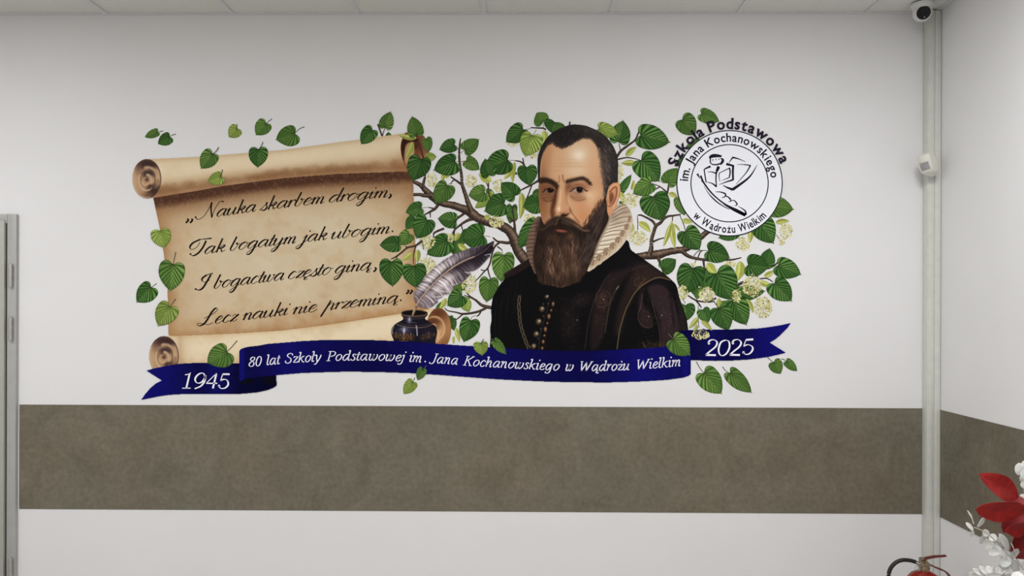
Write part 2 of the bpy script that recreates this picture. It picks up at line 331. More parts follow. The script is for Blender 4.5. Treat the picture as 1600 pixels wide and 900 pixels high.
    for k, f in enumerate(folds):
        c.line(f, 1.5, (112,90,72), .8, 1.2, 6, .5, **K)
        g = [(x+.6, y+2.2) for x, y in f]; c.line(g, 1.8, (232,224,206), .5 if k > 3 else .2, 1.6, 6, .5, **K)
        h = [(x+.4, y+4.2) for x, y in f]; c.line(h, .8, (160,140,120), .5, 1.0, 6, .5, **K)
    c.poly([(946,336),(952,341),(948,356),(938,376),(930,398),(924,412),(921,408),(928,388),(936,368),(943,352)], (92,72,58), .7, 3, 4, **K)
    for x, y, rx, ry in [(984,345,3,8),(979.5,357,4.6,7.6),(973,367.5,5,7.6),(966,377.5,5.6,8),(957.5,387.3,5.6,8.6),(947.5,396.5,6,9),(936.5,405.5,6,8.6),(926.5,413,5.4,7.8)]:
        c.disc(x,y,rx,ry,(176,154,128),1,14,.8,RUFF); c.disc(x-.6,y-.6,rx*.74,ry*.78,(138,112,88),.95,14,1,clip=RUFF)
        c.disc(x+.6,y+.8,rx*.5,ry*.6,(196,176,150),.95,14,.9,clip=RUFF); c.disc(x+.2,y-.4,rx*.24,ry*.4,(110,86,66),.9,14,.9,clip=RUFF)
        c.line([(x-rx*.7,y+ry*.3),(x-rx*.1,y+ry*.84),(x+rx*.7,y+ry*.35)], 1.1, (216,200,176), .8, 1, 5, .3, clip=RUFF)
        c.line([(x-rx*.9,y-ry*.3),(x-rx*.2,y-ry*.95),(x+rx*.7,y-ry*.6)], .9, (104,82,64), .8, .9, 5, .3, clip=RUFF)
    ruffL = [(842,338),(835,344),(829,355),(825,368),(822,382),(823,395),(827,408),(832,420),(837,428),(850,420),(850,350)]
    c.poly(ruffL, (104,82,68), 1, .5, 4, RUFF)
    for k, y in enumerate(np.arange(349, 420, 6.2)):
        xl = 822 + ((y-385)/38)**2*9
        c.line([(xl,y+2),(xl+8,y),(xl+22,y+1.5)], 1.3, (66,48,40), .75, 1.4, 5, **K)
        c.line([(xl,y+4.6),(xl+7,y+3),(xl+18,y+4)], 1.6, (136,112,94), .5, 1.8, 5, **K)
    c.poly([(840,345),(836,372),(833,395),(836,425),(856,425),(856,345)], (52,38,32), .75, 4, 3, **K)
    # ---- face
    face = [(843,262),(842,285),(841.5,295),(842,313),(843.5,327),(846,340),(850,352),(862,368),(900,368),(925,352),(945,330),(950,300),(946,262),(940,225),(920,208),(890,206),(862,216),(848,236)]
    c.poly(face, (197,154,118), 1, .5, 5, FACE)
    ear = [(950,293),(956,286.5),(962,284),(967.5,286.5),(969.5,295),(968,307),(964,319),(959,329),(954,336),(949.5,335.5),(946.5,327),(946,315),(948,303)]
    c.poly(ear, (192,138,100), 1, .5, 4, FACE)
    K = dict(clip=FACE)
    c.blob(846,300,12,60,(116,76,50),.9,0,**K); c.blob(850,328,10,24,(142,92,58),.7,0,**K); c.blob(855,246,10,26,(172,122,82),.8,12,**K)
    c.blob(905,240,26,22,(220,196,166),.85,0,**K); c.blob(904,243,9,8,(232,220,200),.75,0,**K); c.blob(901,268,20,10,(218,192,162),.7,0,**K)
    c.blob(872,244,14,26,(200,156,116),.6,0,**K); c.blob(926,262,9,34,(204,158,120),.6,0,**K); c.blob(937,286,7,20,(190,140,104),.6,0,**K)
    c.blob(922,310,16,14,(214,176,136),.75,-20,**K); c.blob(919,305,7,5,(228,200,166),.6,0,**K); c.blob(907,322,13,10,(196,136,100),.6,0,**K)
    c.blob(912,338,16,16,(188,130,88),.8,-20,**K); c.blob(936,320,8,14,(176,124,86),.7,20,**K); c.blob(900,352,16,8,(178,122,82),.7,20,**K)
    for y, x0, x1, a in [(255,866,908,.28),(260,862,914,.34),(249,870,900,.18),(267,858,880,.2)]:
        c.line([(x0,y+.8),((x0+x1)/2,y),(x1,y+.4)], 1.6, (160,116,84), a*.75, 3.4, 5, .9, **K)
    c.line([(844.6,276),(845.2,258),(849,242),(856,228)], 1.4, (206,172,142), .45, 1.6, **K)
    # between the brows
    c.line([(873.5,275),(874,281),(871,288)], 1.4, (128,80,50), .7, 1.8, **K); c.line([(879,274),(880,281),(883,287)], 1.8, (112,68,44), .8, 1.8, **K)
    c.blob(877,283,3,6,(200,150,108),.6,**K)
    # eye sockets
    c.blob(858,294,15,9,(104,64,42),.85,8,**K); c.blob(903,290,16,7,(128,82,58),.8,4,**K); c.blob(888,292,7,7,(96,58,40),.7,0,**K); c.blob(915,291,7,6,(160,108,76),.7,30,**K)
    c.blob(859,307,12,8,(104,66,44),.85,6,**K); c.blob(902,307,14,7,(140,94,68),.8,8,**K); c.blob(886,297,5,7,(128,80,54),.7,**K)
    c.line([(848,310),(855,315),(866,312)], 2, (72,44,30), .6, 3.2, **K); c.line([(892,306),(898,312),(906,313.5),(914,311)], 2, (112,74,52), .6, 3.4, **K)
    c.line([(852,305.5),(860,306.5),(866,304)], 1.4, (150,104,74), .5, 2.2, **K); c.line([(896,304.6),(904,306.6),(913,304)], 1.4, (190,148,116), .55, 2.4, **K)
    # nose
    c.poly([(868,288),(872,292),(870,304),(868.5,316),(866.5,326),(866,336),(862,340),(860,330),(863,316),(866,303)], (62,34,20), .9, 2.6, 4, **K)
    c.blob(864,322,4.5,16,(82,46,26),.75,6,**K)
    c.line([(879,288),(877.5,302),(876.5,316),(875.5,328)], 8, (200,154,114), .85, 5, **K); c.line([(876.5,296),(875,312),(873.6,327)], 2.4, (226,192,158), .6, 3, 5, .6, **K)
    c.blob(875,329,9,6.5,(192,142,104),.8,**K); c.line([(886,296),(884.5,308),(887,320)], 3, (150,102,72), .45, 4, **K)
    c.blob(873,328,4,4.5,(222,180,142),.8,**K); c.blob(873.2,326,1.4,3,(244,226,204),.8,**K)
    c.blob(882,316,4,14,(184,132,94),.6,0,**K); c.blob(887,330.5,4.4,5,(180,126,92),.85,**K); c.blob(887.5,326,3,2,(192,136,98),.6,**K); c.blob(880,334,6,2.4,(120,72,48),.8,**K)
    c.line([(890,324),(891,330),(888.5,335)], 1.8, (110,68,46), .65, 2.4, **K)
    c.poly([(875.5,337.5),(879,334.6),(884,334.8),(888,333.6),(887,336.6),(882,339),(878,338.6)], (40,20,14), .95, 1.2, 3, **K)
    c.blob(866,333,3,4,(120,72,46),.8,**K); c.line([(889,305),(888,312),(890,318)], 1.4, (220,184,148), .4, 3, **K)
    c.line([(891,328),(895,335),(900,341),(905,347)], 2.6, (116,76,52), .65, 3.6, **K); c.blob(893,340,3.5,4,(212,164,122),.7,40,**K); c.line([(896,332),(902,340),(908,347)], 2.4, (206,156,112), .5, 2.4, **K)
    # eyes
    for (pts, ix, iy, wcol, k) in [([(849.5,299.5),(853,295.6),(859,293.8),(864.5,295.4),(867.5,299),(863,301.4),(857,302),(852.5,301.4)], 860.2, 297.4, (112,86,70), 0),
                                   ([(892.5,298.5),(897,294.6),(904,292.2),(910,293.4),(915,297.6),(911,300.6),(905,301.8),(898,301.2)], 905.6, 296.7, (158,134,116), 1)]:
        c.poly(pts, wcol, .95, .9, 3, **K)
        b, m = c.polymask(pts, .8, 3); hold = c.rgb[b].copy()
        c.disc(ix,iy-.5,5.0,5.2,(26,15,10),1,0,1.0); c.blob(ix,iy+2,2.6,1.5,(62,38,24),.6); c.disc(ix,iy,2.2,2.3,(10,6,5),1,0,.8)
        c.rgb[b] = hold*(1-m[..., None]) + c.rgb[b]*m[..., None]
        c.blob(ix+1.2,iy-1.8,.7,.7,(170,158,146),.85)
        top = pts[:5]; c.line([(top[0][0]-1.5,top[0][1]+.6)]+top+([(917.5,298.4)] if k else []), 1.9, (40,22,15), .92, 1.5, **K)
        c.line([(x, y-3.2) for x, y in top], 1.3, (104,64,42), .7, 1.5, **K); c.line([(x, y-1.7) for x, y in top[1:]], 1.3, (184,134,98) if k else (156,108,74), .7, 1.3, **K)
        c.line([pts[0], pts[7], pts[6], pts[5], pts[4]], 1, (132,86,62), .7, 1.1, **K)
    c.blob(893.5,299.3,1.2,1.2,(176,104,80),.8,**K)
    # brows
    browL = [(843.5,279),(852,277.4),(861,280),(868,284),(871,289),(871.5,294.5),(867,292.5),(860,288),(852,285.6),(844,286.6)]
    browR = [(884.5,282),(890,280),(900,277.6),(910,276),(917,279),(922,284),(925,289.2),(920,288.6),(916,284.6),(910,281.8),(900,283),(890,285.6),(885,286.2)]
    c.poly(browL, (36,23,17), .93, 2.4, 4, **K); c.poly(browR, (40,26,19), .93, 2.4, 4, **K)
    for P in (browL, browR):
        P = np.array(P); m = len(P)//2
        for _ in range(50):
            k = R.randint(0, m); t = R.uniform(.1,.9); p = P[k]*(1-t) + P[-k-1]*t
            c.line([p, p+np.array([R.uniform(1,3), R.uniform(-1.2,.6)])], .7, np.array((52,34,25))*R.uniform(.5,1.6), .45, 1, 0, **K)
    # ear detail
    c.line([(952,297),(957,291),(963,288.5),(966.5,293),(966,304),(962,316),(957.5,326)], 2.4, (214,164,126), .8, 1.8, **K)
    c.line([(953,300),(958,294),(963,293),(963.5,300),(962,309),(958,318)], 2.2, (112,64,42), .8, 2, **K)
    c.poly([(954,301),(958,303),(959,309),(956,316),(951.5,319),(950.5,312)], (104,58,40), .85, 2.2, 4, **K); c.line([(950,306),(951.5,316),(950,322)], 2, (206,154,116), .8, 1.6, **K)
    c.line([(949.5,321.5),(953,322.5),(957,318)], 1.6, (104,60,40), .7, 1.4, **K); c.blob(952,330,3.4,4,(204,148,110),.7,**K); c.line([(967.8,289),(969,297),(967,308)], 1.1, (134,86,58), .7, 1.1, **K)
    # ---- hair
    hair = [(841,284),(840,262),(840,249),(842,239),(847,227),(855,215),(865,206),(878,199.5),(890,195.5),(900,194.7),(915,196.5),(924,200),(933,204),(945,212),(956,225),(962,237),(965,247),(965.8,257),(965.3,275),(965,284.5),
            (958,286),(951.5,292),(948.5,302),(946.5,312),(944.5,311),(943.3,296),(942.5,283),(941,272),(939.5,262),(938.8,250),(937,241),(935,232),(930,223),(923,216.5),(915,215),(904,218.5),(894,224.5),(886,229),(878,231.2),(869,228),(863.5,222.8),(857,226),(850,236),(845.3,250),(843.8,268),(843.3,284)]
    c.poly(hair, (37,33,32), 1, .5, 4, HAIR)
    K = dict(clip=HAIR)
    c.blob(925,205,26,9,(62,54,53),.7,24,**K); c.blob(880,212,20,12,(28,25,25),.8,-20,**K); c.blob(955,250,9,34,(56,51,50),.6,0,**K); c.blob(946,262,6,30,(92,80,74),.55,0,**K)
    for _ in range(520):
        t = R.rand(); x = 850 + 108*t; y0 = 197 + ((x-902)/62)**2*40; y = y0 + R.uniform(2, 30)
        a = np.radians(-150 + 130*t + R.uniform(-25,25)); l = R.uniform(3,8); v = R.uniform(.55,1.75)
        c.line([(x,y),(x+l*np.cos(a)*.6,y-l*np.sin(a)*.5+l*.2),(x+l*np.cos(a),y+l*.3)], .8, np.array((44,39,38))*v, .4, .9, 3, .6, **K)
    for _ in range(300):
        x = R.uniform(936,965); y = R.uniform(225,305); l = R.uniform(4,9); g = R.uniform(.5,1.3) if x > 952 else R.uniform(.6,2.7)
        c.line([(x,y),(x+l*.35,y+l*.6),(x+l*.5,y+l)], .7, np.clip(np.array((58,51,48))*g,0,170), .5, .8, 3, .6, clip=[HAIR])
    for k in range(24, 43):
        c.line([hair[k], hair[k+1]], 2.4, (96,72,58), .4, 2.6, 0, clip=[FACE,HAIR])
    # soft hairline
    for _ in range(260):
        k = R.randint(31, 42); t = R.rand(); p = np.array(hair[k])*(1-t) + np.array(hair[k+1])*t
        c.line([p+(0,-1.5), p+(R.uniform(-1.4,1), R.uniform(.2,2.2))], .9, (58,46,40), .35, 1.6, 0, clip=[FACE,HAIR])
    for _ in range(200):
        k = R.randint(24, 31); t = R.rand(); p = np.array(hair[k])*(1-t) + np.array(hair[k+1])*t
        c.line([p+(2,-2), p+(R.uniform(-3.5,0), R.uniform(0,3))], .8, np.array((112,90,76))*R.uniform(.6,1.3), .3, 1.8, 0, clip=[FACE,HAIR])
    # ---- beard
    beard = [(844.5,338),(848,347),(854,352),(866,345),(880,343),(895,348),(908,356),(917,350),(924,341),(932,329),(940,319),(945,308),(948,318),(948.5,330),(951,340),(949,348),(944,358),(937,372),(931,386),(926,402),(922,412),(916,425),(910,433),(902,440),
             (892,444.5),(882,448),(875,450),(866,447),(855,445),(846,444),(840,434),(836,420),(833.5,408),(833.5,394),(837,378),(840,363),(843.2,350)]
    c.poly(beard, (40,29,25), 1, .8, 4, BEARD)
    K = dict(clip=BEARD)
    c.blob(876,410,30,34,(76,56,44),.8,0,**K); c.blob(874,362,20,10,(26,18,15),.8,0,**K); c.blob(912,368,16,10,(22,16,15),.85,20,**K); c.blob(846,378,9,20,(24,17,15),.85,0,**K); c.blob(900,392,12,20,(70,54,48),.6,10,**K); c.blob(846,425,8,20,(26,19,16),.8,-10,**K); c.blob(915,405,6,26,(36,27,24),.8,16,**K)
    c.blob(892,369,5,6,(120,78,54),.75,40,**K); c.blob(866,372,8,6,(74,50,36),.6,**K)
    m = c.lab == BEARD
    wx = c.X + 1.8*np.sin(c.Y/5.5 + 3*vnoise(c.X, c.Y, 14, 4)) - (c.X-878)*(c.Y-360)/520
    f = sstep(.38, .78, fbm(wx, c.Y*.16, 3.2, 11, 3))
    u = (c.X-879)/40
    br = (np.exp(-((u+.42)/.24)**2) + .75*np.exp(-((u+.1)/.16)**2) + np.exp(-((u-.36)/.3)**2))*sstep(362, 392, c.Y)*(1-.35*sstep(432, 449, c.Y))
    warm = np.stack([172 - 0*u, 138 - 0*u, 108 + 12*np.clip(u, 0, 1)], -1)
    aa = (np.clip(f*br*1.05, 0, 1)*m)[..., None]; c.rgb = c.rgb*(1-aa) + warm*aa
    dk = (sstep(.55, .8, fbm(wx+40, c.Y*.16, 3.2, 23, 3))*.7*sstep(350, 385, c.Y)*m)[..., None]; c.rgb = c.rgb*(1-dk) + np.array((26,18,16))*dk
    for n, yl, yh in ((500, 366, 420), (420, 400, 438), (260, 345, 390)):
        for _ in range(n):
            y = R.uniform(yl, yh); w = 40*(1-max(0,(y-395)/70)**1.6) ; x = 880 + R.uniform(-1,1)*w
            l = R.uniform(7,17); dx = (x-878)/40*-.10*l + R.uniform(-1.5,1.5); wv = R.uniform(-1.6,1.6)
            u = (x-878)/40; br = np.exp(-((u+.35)/.28)**2)*.9 + np.exp(-((u-.3)/.3)**2)*.9 + .25
            if y < 380: br *= .4
            if y > 425: br *= 1.15
            v = R.uniform(.3,.8) + br*R.rand()**2*1.9*(.55+.9*vnoise(np.array(x*1.0),np.array(y*.35),5.0,3))
            col = np.array((66,48,38))*v*np.array((1.0,R.uniform(.94,1.02),R.uniform(.9,1.06)))
            c.line([(x,y),(x+wv*1.4+dx*.4,y+l*.35),(x-wv*1.4+dx*.7,y+l*.7),(x+dx,y+l)], R.uniform(.7,1.3), np.clip(col,0,190), .36, .9, 3, .5, **K)
    for _ in range(620):      # jaw side
        t = R.rand(); y = 316 + 90*t; x = 946 - 24*t + R.uniform(-16,4)*min(1,t*3+.3); l = R.uniform(5,12)
        c.line([(x,y),(x-l*.2+R.uniform(-1,1),y+l*.5),(x-l*.5,y+l)], .8, np.array((54,43,39))*R.uniform(.4,1.8), .5, .9, 3, .5, **K)
    for _ in range(240):      # soft edge on the cheek
        t = R.rand(); x = 943 - 28*t; y = 312 + 42*t; x += R.uniform(-6,2); y += R.uniform(-4,4)
        c.line([(x,y),(x-R.uniform(0,2.5),y+R.uniform(3,7))], .8, np.array((66,46,36))*R.uniform(.6,1.2), .45, 1, 0, clip=[FACE,BEARD])
    for _ in range(260):      # ragged lower edge
        x = R.uniform(840,908); yb = 446 - ((x-874)/40)**2*10
        c.line([(x,yb-R.uniform(5,22)),(x+R.uniform(-2,2),yb-R.uniform(1,5)),(x+R.uniform(-2,2),yb+R.uniform(-3,2.5))], 1, np.array((62,44,34))*R.uniform(.3,1.2), .5, 1.2, 3, .6, clip=[BEARD,COAT])
    # lips
    c.poly([(868,359.5),(873,357.2),(877,358.4),(881,358.2),(886.5,361.2),(884,363),(876,363),(870,361.6)], (128,68,54), .9, 1.8, 3, **K); c.blob(877,361.2,4,1.0,(164,98,80),.6,**K); c.line([(868,359),(876,358.2),(887,361)], .9, (58,28,22), .6, 1, **K)
    # moustache
    mo = [(874,337.5),(880,338.2),(888,340),(896,344.5),(905,351.5),(913,357.5),(920,359.8),(926,357.2),(924,361),(918,363.8),(910,363.4),(903,361.4),(894,358.6),(886,357),(879,356),(874,354),(868,356.2),(860,358.6),(852,361.6),(844,362),(838,358.4),(845,358.6),(850,354),(853,347.5),(860,341.6),(867,338)]
    c.poly(mo, (34,24,19), .92, 3.2, 4, BEARD)
    for _ in range(520):
        s_ = 1 if R.rand() < .6 else -1; t = R.rand(); w = R.uniform(-1,1)
        if s_ > 0: P = np.array([(877,343),(888,348),(900,353.5),(912,360.5),(924,359)])
        else: P = np.array([(873,343),(864,348),(856,353),(848,359),(839,359)])
        q = catmull(P, 6); k = int(t*(len(q)-6)); off = np.array([0, w*6*(1-t*.75)])
        st = q[k:k+5] + off*np.linspace(1,.85,5)[:, None]
        v = R.uniform(.35,.9) + (1.6*R.rand()**2.2 if (s_ > 0 and w < .2 and t > .05) else .6*R.rand()**3)
        c.line(st, .8, np.clip(np.array((66,50,38))*v,0,190), .6, .9, 2, .5, **K)
    c.line([(896,349),(905,355),(914,361),(922,360.5)], 1.3, (140,118,94), .45, 1.6, **K); c.line([(868,352),(871,345),(873,341)], 1.2, (140,116,92), .5, 1.2, **K)
    c.poly([(869,357.5),(874,355),(880,356.2),(888,359.6),(880,358.6),(874,357.6)], (24,15,12), .8, 1, 3, clip=BEARD)
    return c, {'hair': HAIR, 'face': FACE, 'beard': BEARD, 'ruff_collar': RUFF, 'doublet': COAT}
def scroll_ellipse(c, cx, cy, rx, ry, lab=None):
    # rolled-up end of the parchment seen from its side: an outer turn, an inner turn and the core
    c.disc(cx, cy, rx, ry, (168,136,106), 1, 0, .5, lab); K = dict(clip=lab)
    p = lambda u, v: (cx+u*rx, cy+v*ry)
    def ell(a0, a1, kx, ky, ox=0, oy=0, n=12): return [p(ox+kx*np.cos(np.radians(a)), oy-ky*np.sin(np.radians(a))) for a in np.linspace(a0, a1, n)]
    c.blob(*p(-.85,.1), .3*rx, .6*ry, (186,154,120), .7, **K); c.blob(*p(.05,-.74), .95*rx, .30*ry, (58,40,38), 1, 0, 2, **K); c.blob(*p(-.6,-.5), .3*rx, .3*ry, (104,76,64), .6, **K)
    c.blob(*p(.45,.66), .66*rx, .26*ry, (54,36,32), .95, -32, 1.5, **K); c.blob(*p(0,.8), .5*rx, .12*ry, (120,88,66), .6, **K)
    c.line(ell(95,-20,.74,.55), .26*rx, (182,150,116), .95, .16*rx, 3, **K); c.line(ell(-10,-40,.76,.6), .2*rx, (120,90,68), .7, .2*rx, 3, **K)
    c.line(ell(60,-75,.955,.96), 1.3, (62,42,36), .8, 1.0, 3, **K); c.line(ell(140,285,.95,.95), 1.5, (198,166,130), .7, 1.2, 3, **K); c.line(ell(50,150,.96,.96), 1.1, (92,66,56), .7, 1, 3, **K)
    o = dict(ox=-.0, oy=.05)
    c.disc(*p(0,.05), .57*rx, .56*ry, (164,132,102), 1, 0, .6, **K); c.blob(*p(.08,-.25), .46*rx, .22*ry, (58,42,40), 1, 0, 1.8, **K); c.blob(*p(-.36,-.05), .16*rx, .26*ry, (128,98,76), .7, **K)
    c.blob(*p(.24,.40), .32*rx, .15*ry, (62,44,38), .9, -30, 1.5, **K); c.line(ell(80,-20,.34,.30,-.02,.10), .2*rx, (186,154,120), .95, .14*rx, 3, **K)
    c.line(ell(150,310,.545,.54,**o), 1.5, (208,178,142), .9, 1.1, 3, **K); c.line(ell(-60,80,.57,.56,**o), 1.2, (52,36,32), .8, 1, 3, **K); c.line(ell(80,150,.56,.55,**o), 1.1, (150,120,94), .7, 1, 3, **K)
    c.disc(*p(-.08,.13), .25*rx, .22*ry, (172,138,106), 1, 0, .7, **K); c.blob(*p(.0,.05), .15*rx, .10*ry, (70,50,44), .95, 20, 1.4, **K); c.line(ell(180,330,.23,.20,-.08,.13), 1.3, (204,172,136), .8, 1, 3, **K)
def paint_scroll(sc=1.5):
    c = Canvas(204, 205, 708, 580, sc)
    SHEET, TOP, BOT, ENDTL, ENDBL, ENDTR, ENDBR = 1, 2, 3, 4, 5, 6, 7
    sheet = [(239,306),(249,352),(256.5,398),(262,451),(263.7,524),(300,530),(520,520),(690,500),(690,488),(655,478),(650,420),(647.5,340),(646,300),(645,264),(440,270)]
    c.poly(sheet, (196,180,152), 1, .4, 0, SHEET)
    bot = [(256,525.5),(300,524),(360,521.5),(440,516.7),(513,507.5),(570,499),(625,490.5),(684,481),(700,500),(700,537),(690,555),(480,560),(380,572),(300,580),(256,578)]
    c.poly(bot, (214,196,164), 1, .4, 0, BOT)
    top = [(232,248.7),(275,247),(312,244.8),(375,240),(440,234.7),(527,222.7),(580,215.6),(633,208),(640,210),(636,240),(640,268),(606,269),(527,272),(473,276),(440,279),(400,284),(349,290.7),(310,298),(280,302.7),(240,309.3),(228,309)]
    c.poly(top, (208,188,156), 1, .4, 0, TOP)
    X, Y = c.X, c.Y
    n1 = fbm(X, Y, 46, 3, 5); n2 = fbm(X, Y, 14, 9, 4); n3 = fbm(X, Y, 3.2, 5, 3)
    def lay(lab, col, m): 
        m = (np.clip(m, 0, 1)*(c.lab == lab))[..., None]; c.rgb = c.rgb*(1-m) + np.array(col, float)*m
    # sheet: brown stain towards the sides, soft clouds, the dark band under the roll
    yr = np.interp(X[0], [228,240,280,310,349,400,440,473,527,606,640,700], [309,309.3,302.7,298,290.7,284,279,276,272,269,268,268])[None, :]
    xl = np.interp(Y[:, 0], [300,309,352,398,451,524], [238,241,249,256.5,262,263.7])[:, None]; xr = np.interp(Y[:, 0], [264,300,340,420,478], [645,646,647.5,650,655])[:, None]
    lay(SHEET, (202,189,163), sstep(.4, .75, n1)*.6); lay(SHEET, (182,152,112), sstep(.4, .9, n2)*.4)
    ed = np.exp(-(X-xl)/22) + np.exp(-(xr-X)/20); lay(SHEET, (164,124,82), ed*(.55+.5*n1)); lay(SHEET, (128,88,54), np.exp(-(X-xl)/6)*.4 + np.exp(-(xr-X)/6)*.4)
    yb = np.interp(X[0], [256,300,360,440,513,570,625,700], [525.5,524,521.5,516.7,507.5,499,490.5,479])[None, :]
    lay(SHEET, (172,132,88), np.exp(-(yb-Y)/26)*(.3+.9*n2)); lay(SHEET, (150,108,70), np.exp(-(yb-Y)/5)*.5)
    d = Y - yr; wd = 20 + 6*n1 + 5*np.clip((X-420)/220, 0, 1)
    lay(SHEET, (172,136,96), np.exp(-(d/48)**2)*.75); lay(SHEET, (112,76,50), np.exp(-(np.clip(d-4, 0, 99)/wd)**2)*(.8)); lay(SHEET, (70,42,31), (1-sstep(8, 20+4*n2, d))*.93)
    lay(SHEET, (196,178,148), (n3-.5)*.5); lay(SHEET, (150,112,76), sstep(.45, .85, fbm(X, Y, 30, 31, 4))*.35*np.clip(ed+np.exp(-(yb-Y)/40), 0, 1))
    # upper roll
    yt = np.interp(X[0], [232,275,312,375,440,527,580,633,700], [248.7,247,244.8,240,234.7,222.7,215.6,208,203])[None, :]
    t = np.clip((Y-yt)/(yr-yt), 0, 1)
    lay(TOP, (218,202,172), np.exp(-((t-.32)/.22)**2)*.8); lay(TOP, (190,164,126), (1-sstep(0, .16, t))*.7)
    lay(TOP, (150,112,76), sstep(.45, .95, t)*(.75+.4*n2)); lay(TOP, (120,84,54), sstep(.62, .86, t+(n2-.5)*.22)*.6); lay(TOP, (166,128,92), sstep(.86, 1.0, t)*.5)
    lay(TOP, (200,176,138), sstep(.45, .85, n1)*.3); lay(TOP, (150,104,66), np.exp(-np.abs(634-X)/14)*sstep(0.2, .8, t)*.7); lay(TOP, (196,178,148), (n3-.5)*.4)
    # lower roll
    t = (Y-yb)/48
    lay(BOT, (222,208,180), np.exp(-((t-.35)/.3)**2)*.6*(.5+n1)); lay(BOT, (186,154,112), sstep(.6, 1.1, t + (n2-.5)*.5)*.7); lay(BOT, (196,170,130), (1-sstep(0, .12, t))*.5)
    lay(BOT, (176,144,102), sstep(.45, .8, n1)*.35); lay(BOT, (196,178,148), (n3-.5)*.4); lay(BOT, (160,122,84), np.exp(-np.abs(X-282)/8)*.5)
    # rolled ends
    scroll_ellipse(c, 229.8, 279.5, 22.8, 31, ENDTL); scroll_ellipse(c, 256.6, 556.5, 23.4, 31.5, ENDBL)
    # right end of the upper roll: a dark opening with an inner curl
    c.poly([(633,208),(640,207.5),(652,208.5),(660,211),(664.5,216),(668,228),(671,240),(672,252),(664,268),(650,272),(640,268),(631,254),(626.5,237),(627,222)], (112,66,46), 1, .5, 3, ENDTR)
    K = dict(clip=ENDTR)
    c.poly([(630,217),(640,214),(652,217),(652,222),(640,224),(634,232),(631,250),(628,244),(627,228)], (44,22,16), .95, 1.5, 3, **K)
    c.poly([(634,228),(642,222),(648,224),(643,236),(640,252),(644,262),(638,264),(632,250)], (182,142,104), .9, 2, 3, **K)
    c.blob(650,228,7,8,(66,34,24),.9,**K); c.poly([(641,238),(646,233),(648,238),(645,246),(650,256),(644,262),(640,252)], (204,170,130), .9, 1.6, 3, **K); c.blob(652,240,5,7,(104,62,42),.85,**K)
    c.blob(664,252,9,14,(176,128,86),.8,**K); c.blob(662,218,6,8,(116,64,44),.8,**K); c.line([(627.5,222),(626.8,236),(631,254),(640,268)], 1.3, (70,40,28), .85, 1.2, **K)
    # right end of the lower roll
    c.disc(685.5,514,19.6,33,(132,90,58),1,0,.5,ENDBR); K = dict(clip=ENDBR)
    c.blob(684,489,16,10,(84,46,28),.9,10,**K); c.blob(702,512,5,24,(168,122,80),.7,0,**K); c.blob(682,535,14,8,(120,74,44),.8,0,**K); c.blob(668,520,8,24,(70,40,26),.9,0,**K)
    c.disc(679,513,17,19.5,(196,154,110),1,0,.8,clip=ENDBR); c.disc(677.5,513.8,15.5,17.5,(112,70,44),1,0,.9,clip=ENDBR)
    c.blob(690,516,7,13,(198,156,112),.9,0,**K); c.blob(676,503,12,6,(84,48,30),.9,0,**K); c.disc(677,522,10,16.5,(206,166,122),1,0,.9,clip=ENDBR); c.disc(675.6,523,8.8,15.5,(122,80,52),1,0,.9,clip=ENDBR)
    c.blob(684,525,5,12,(206,168,124),.9,0,**K); c.blob(678,512,8,4,(70,38,26),.9,0,**K)
    return c, {'sheet': SHEET, 'upper_roll': TOP, 'lower_roll': BOT, 'rolled_end': (ENDTL, ENDBL, ENDTR, ENDBR)}
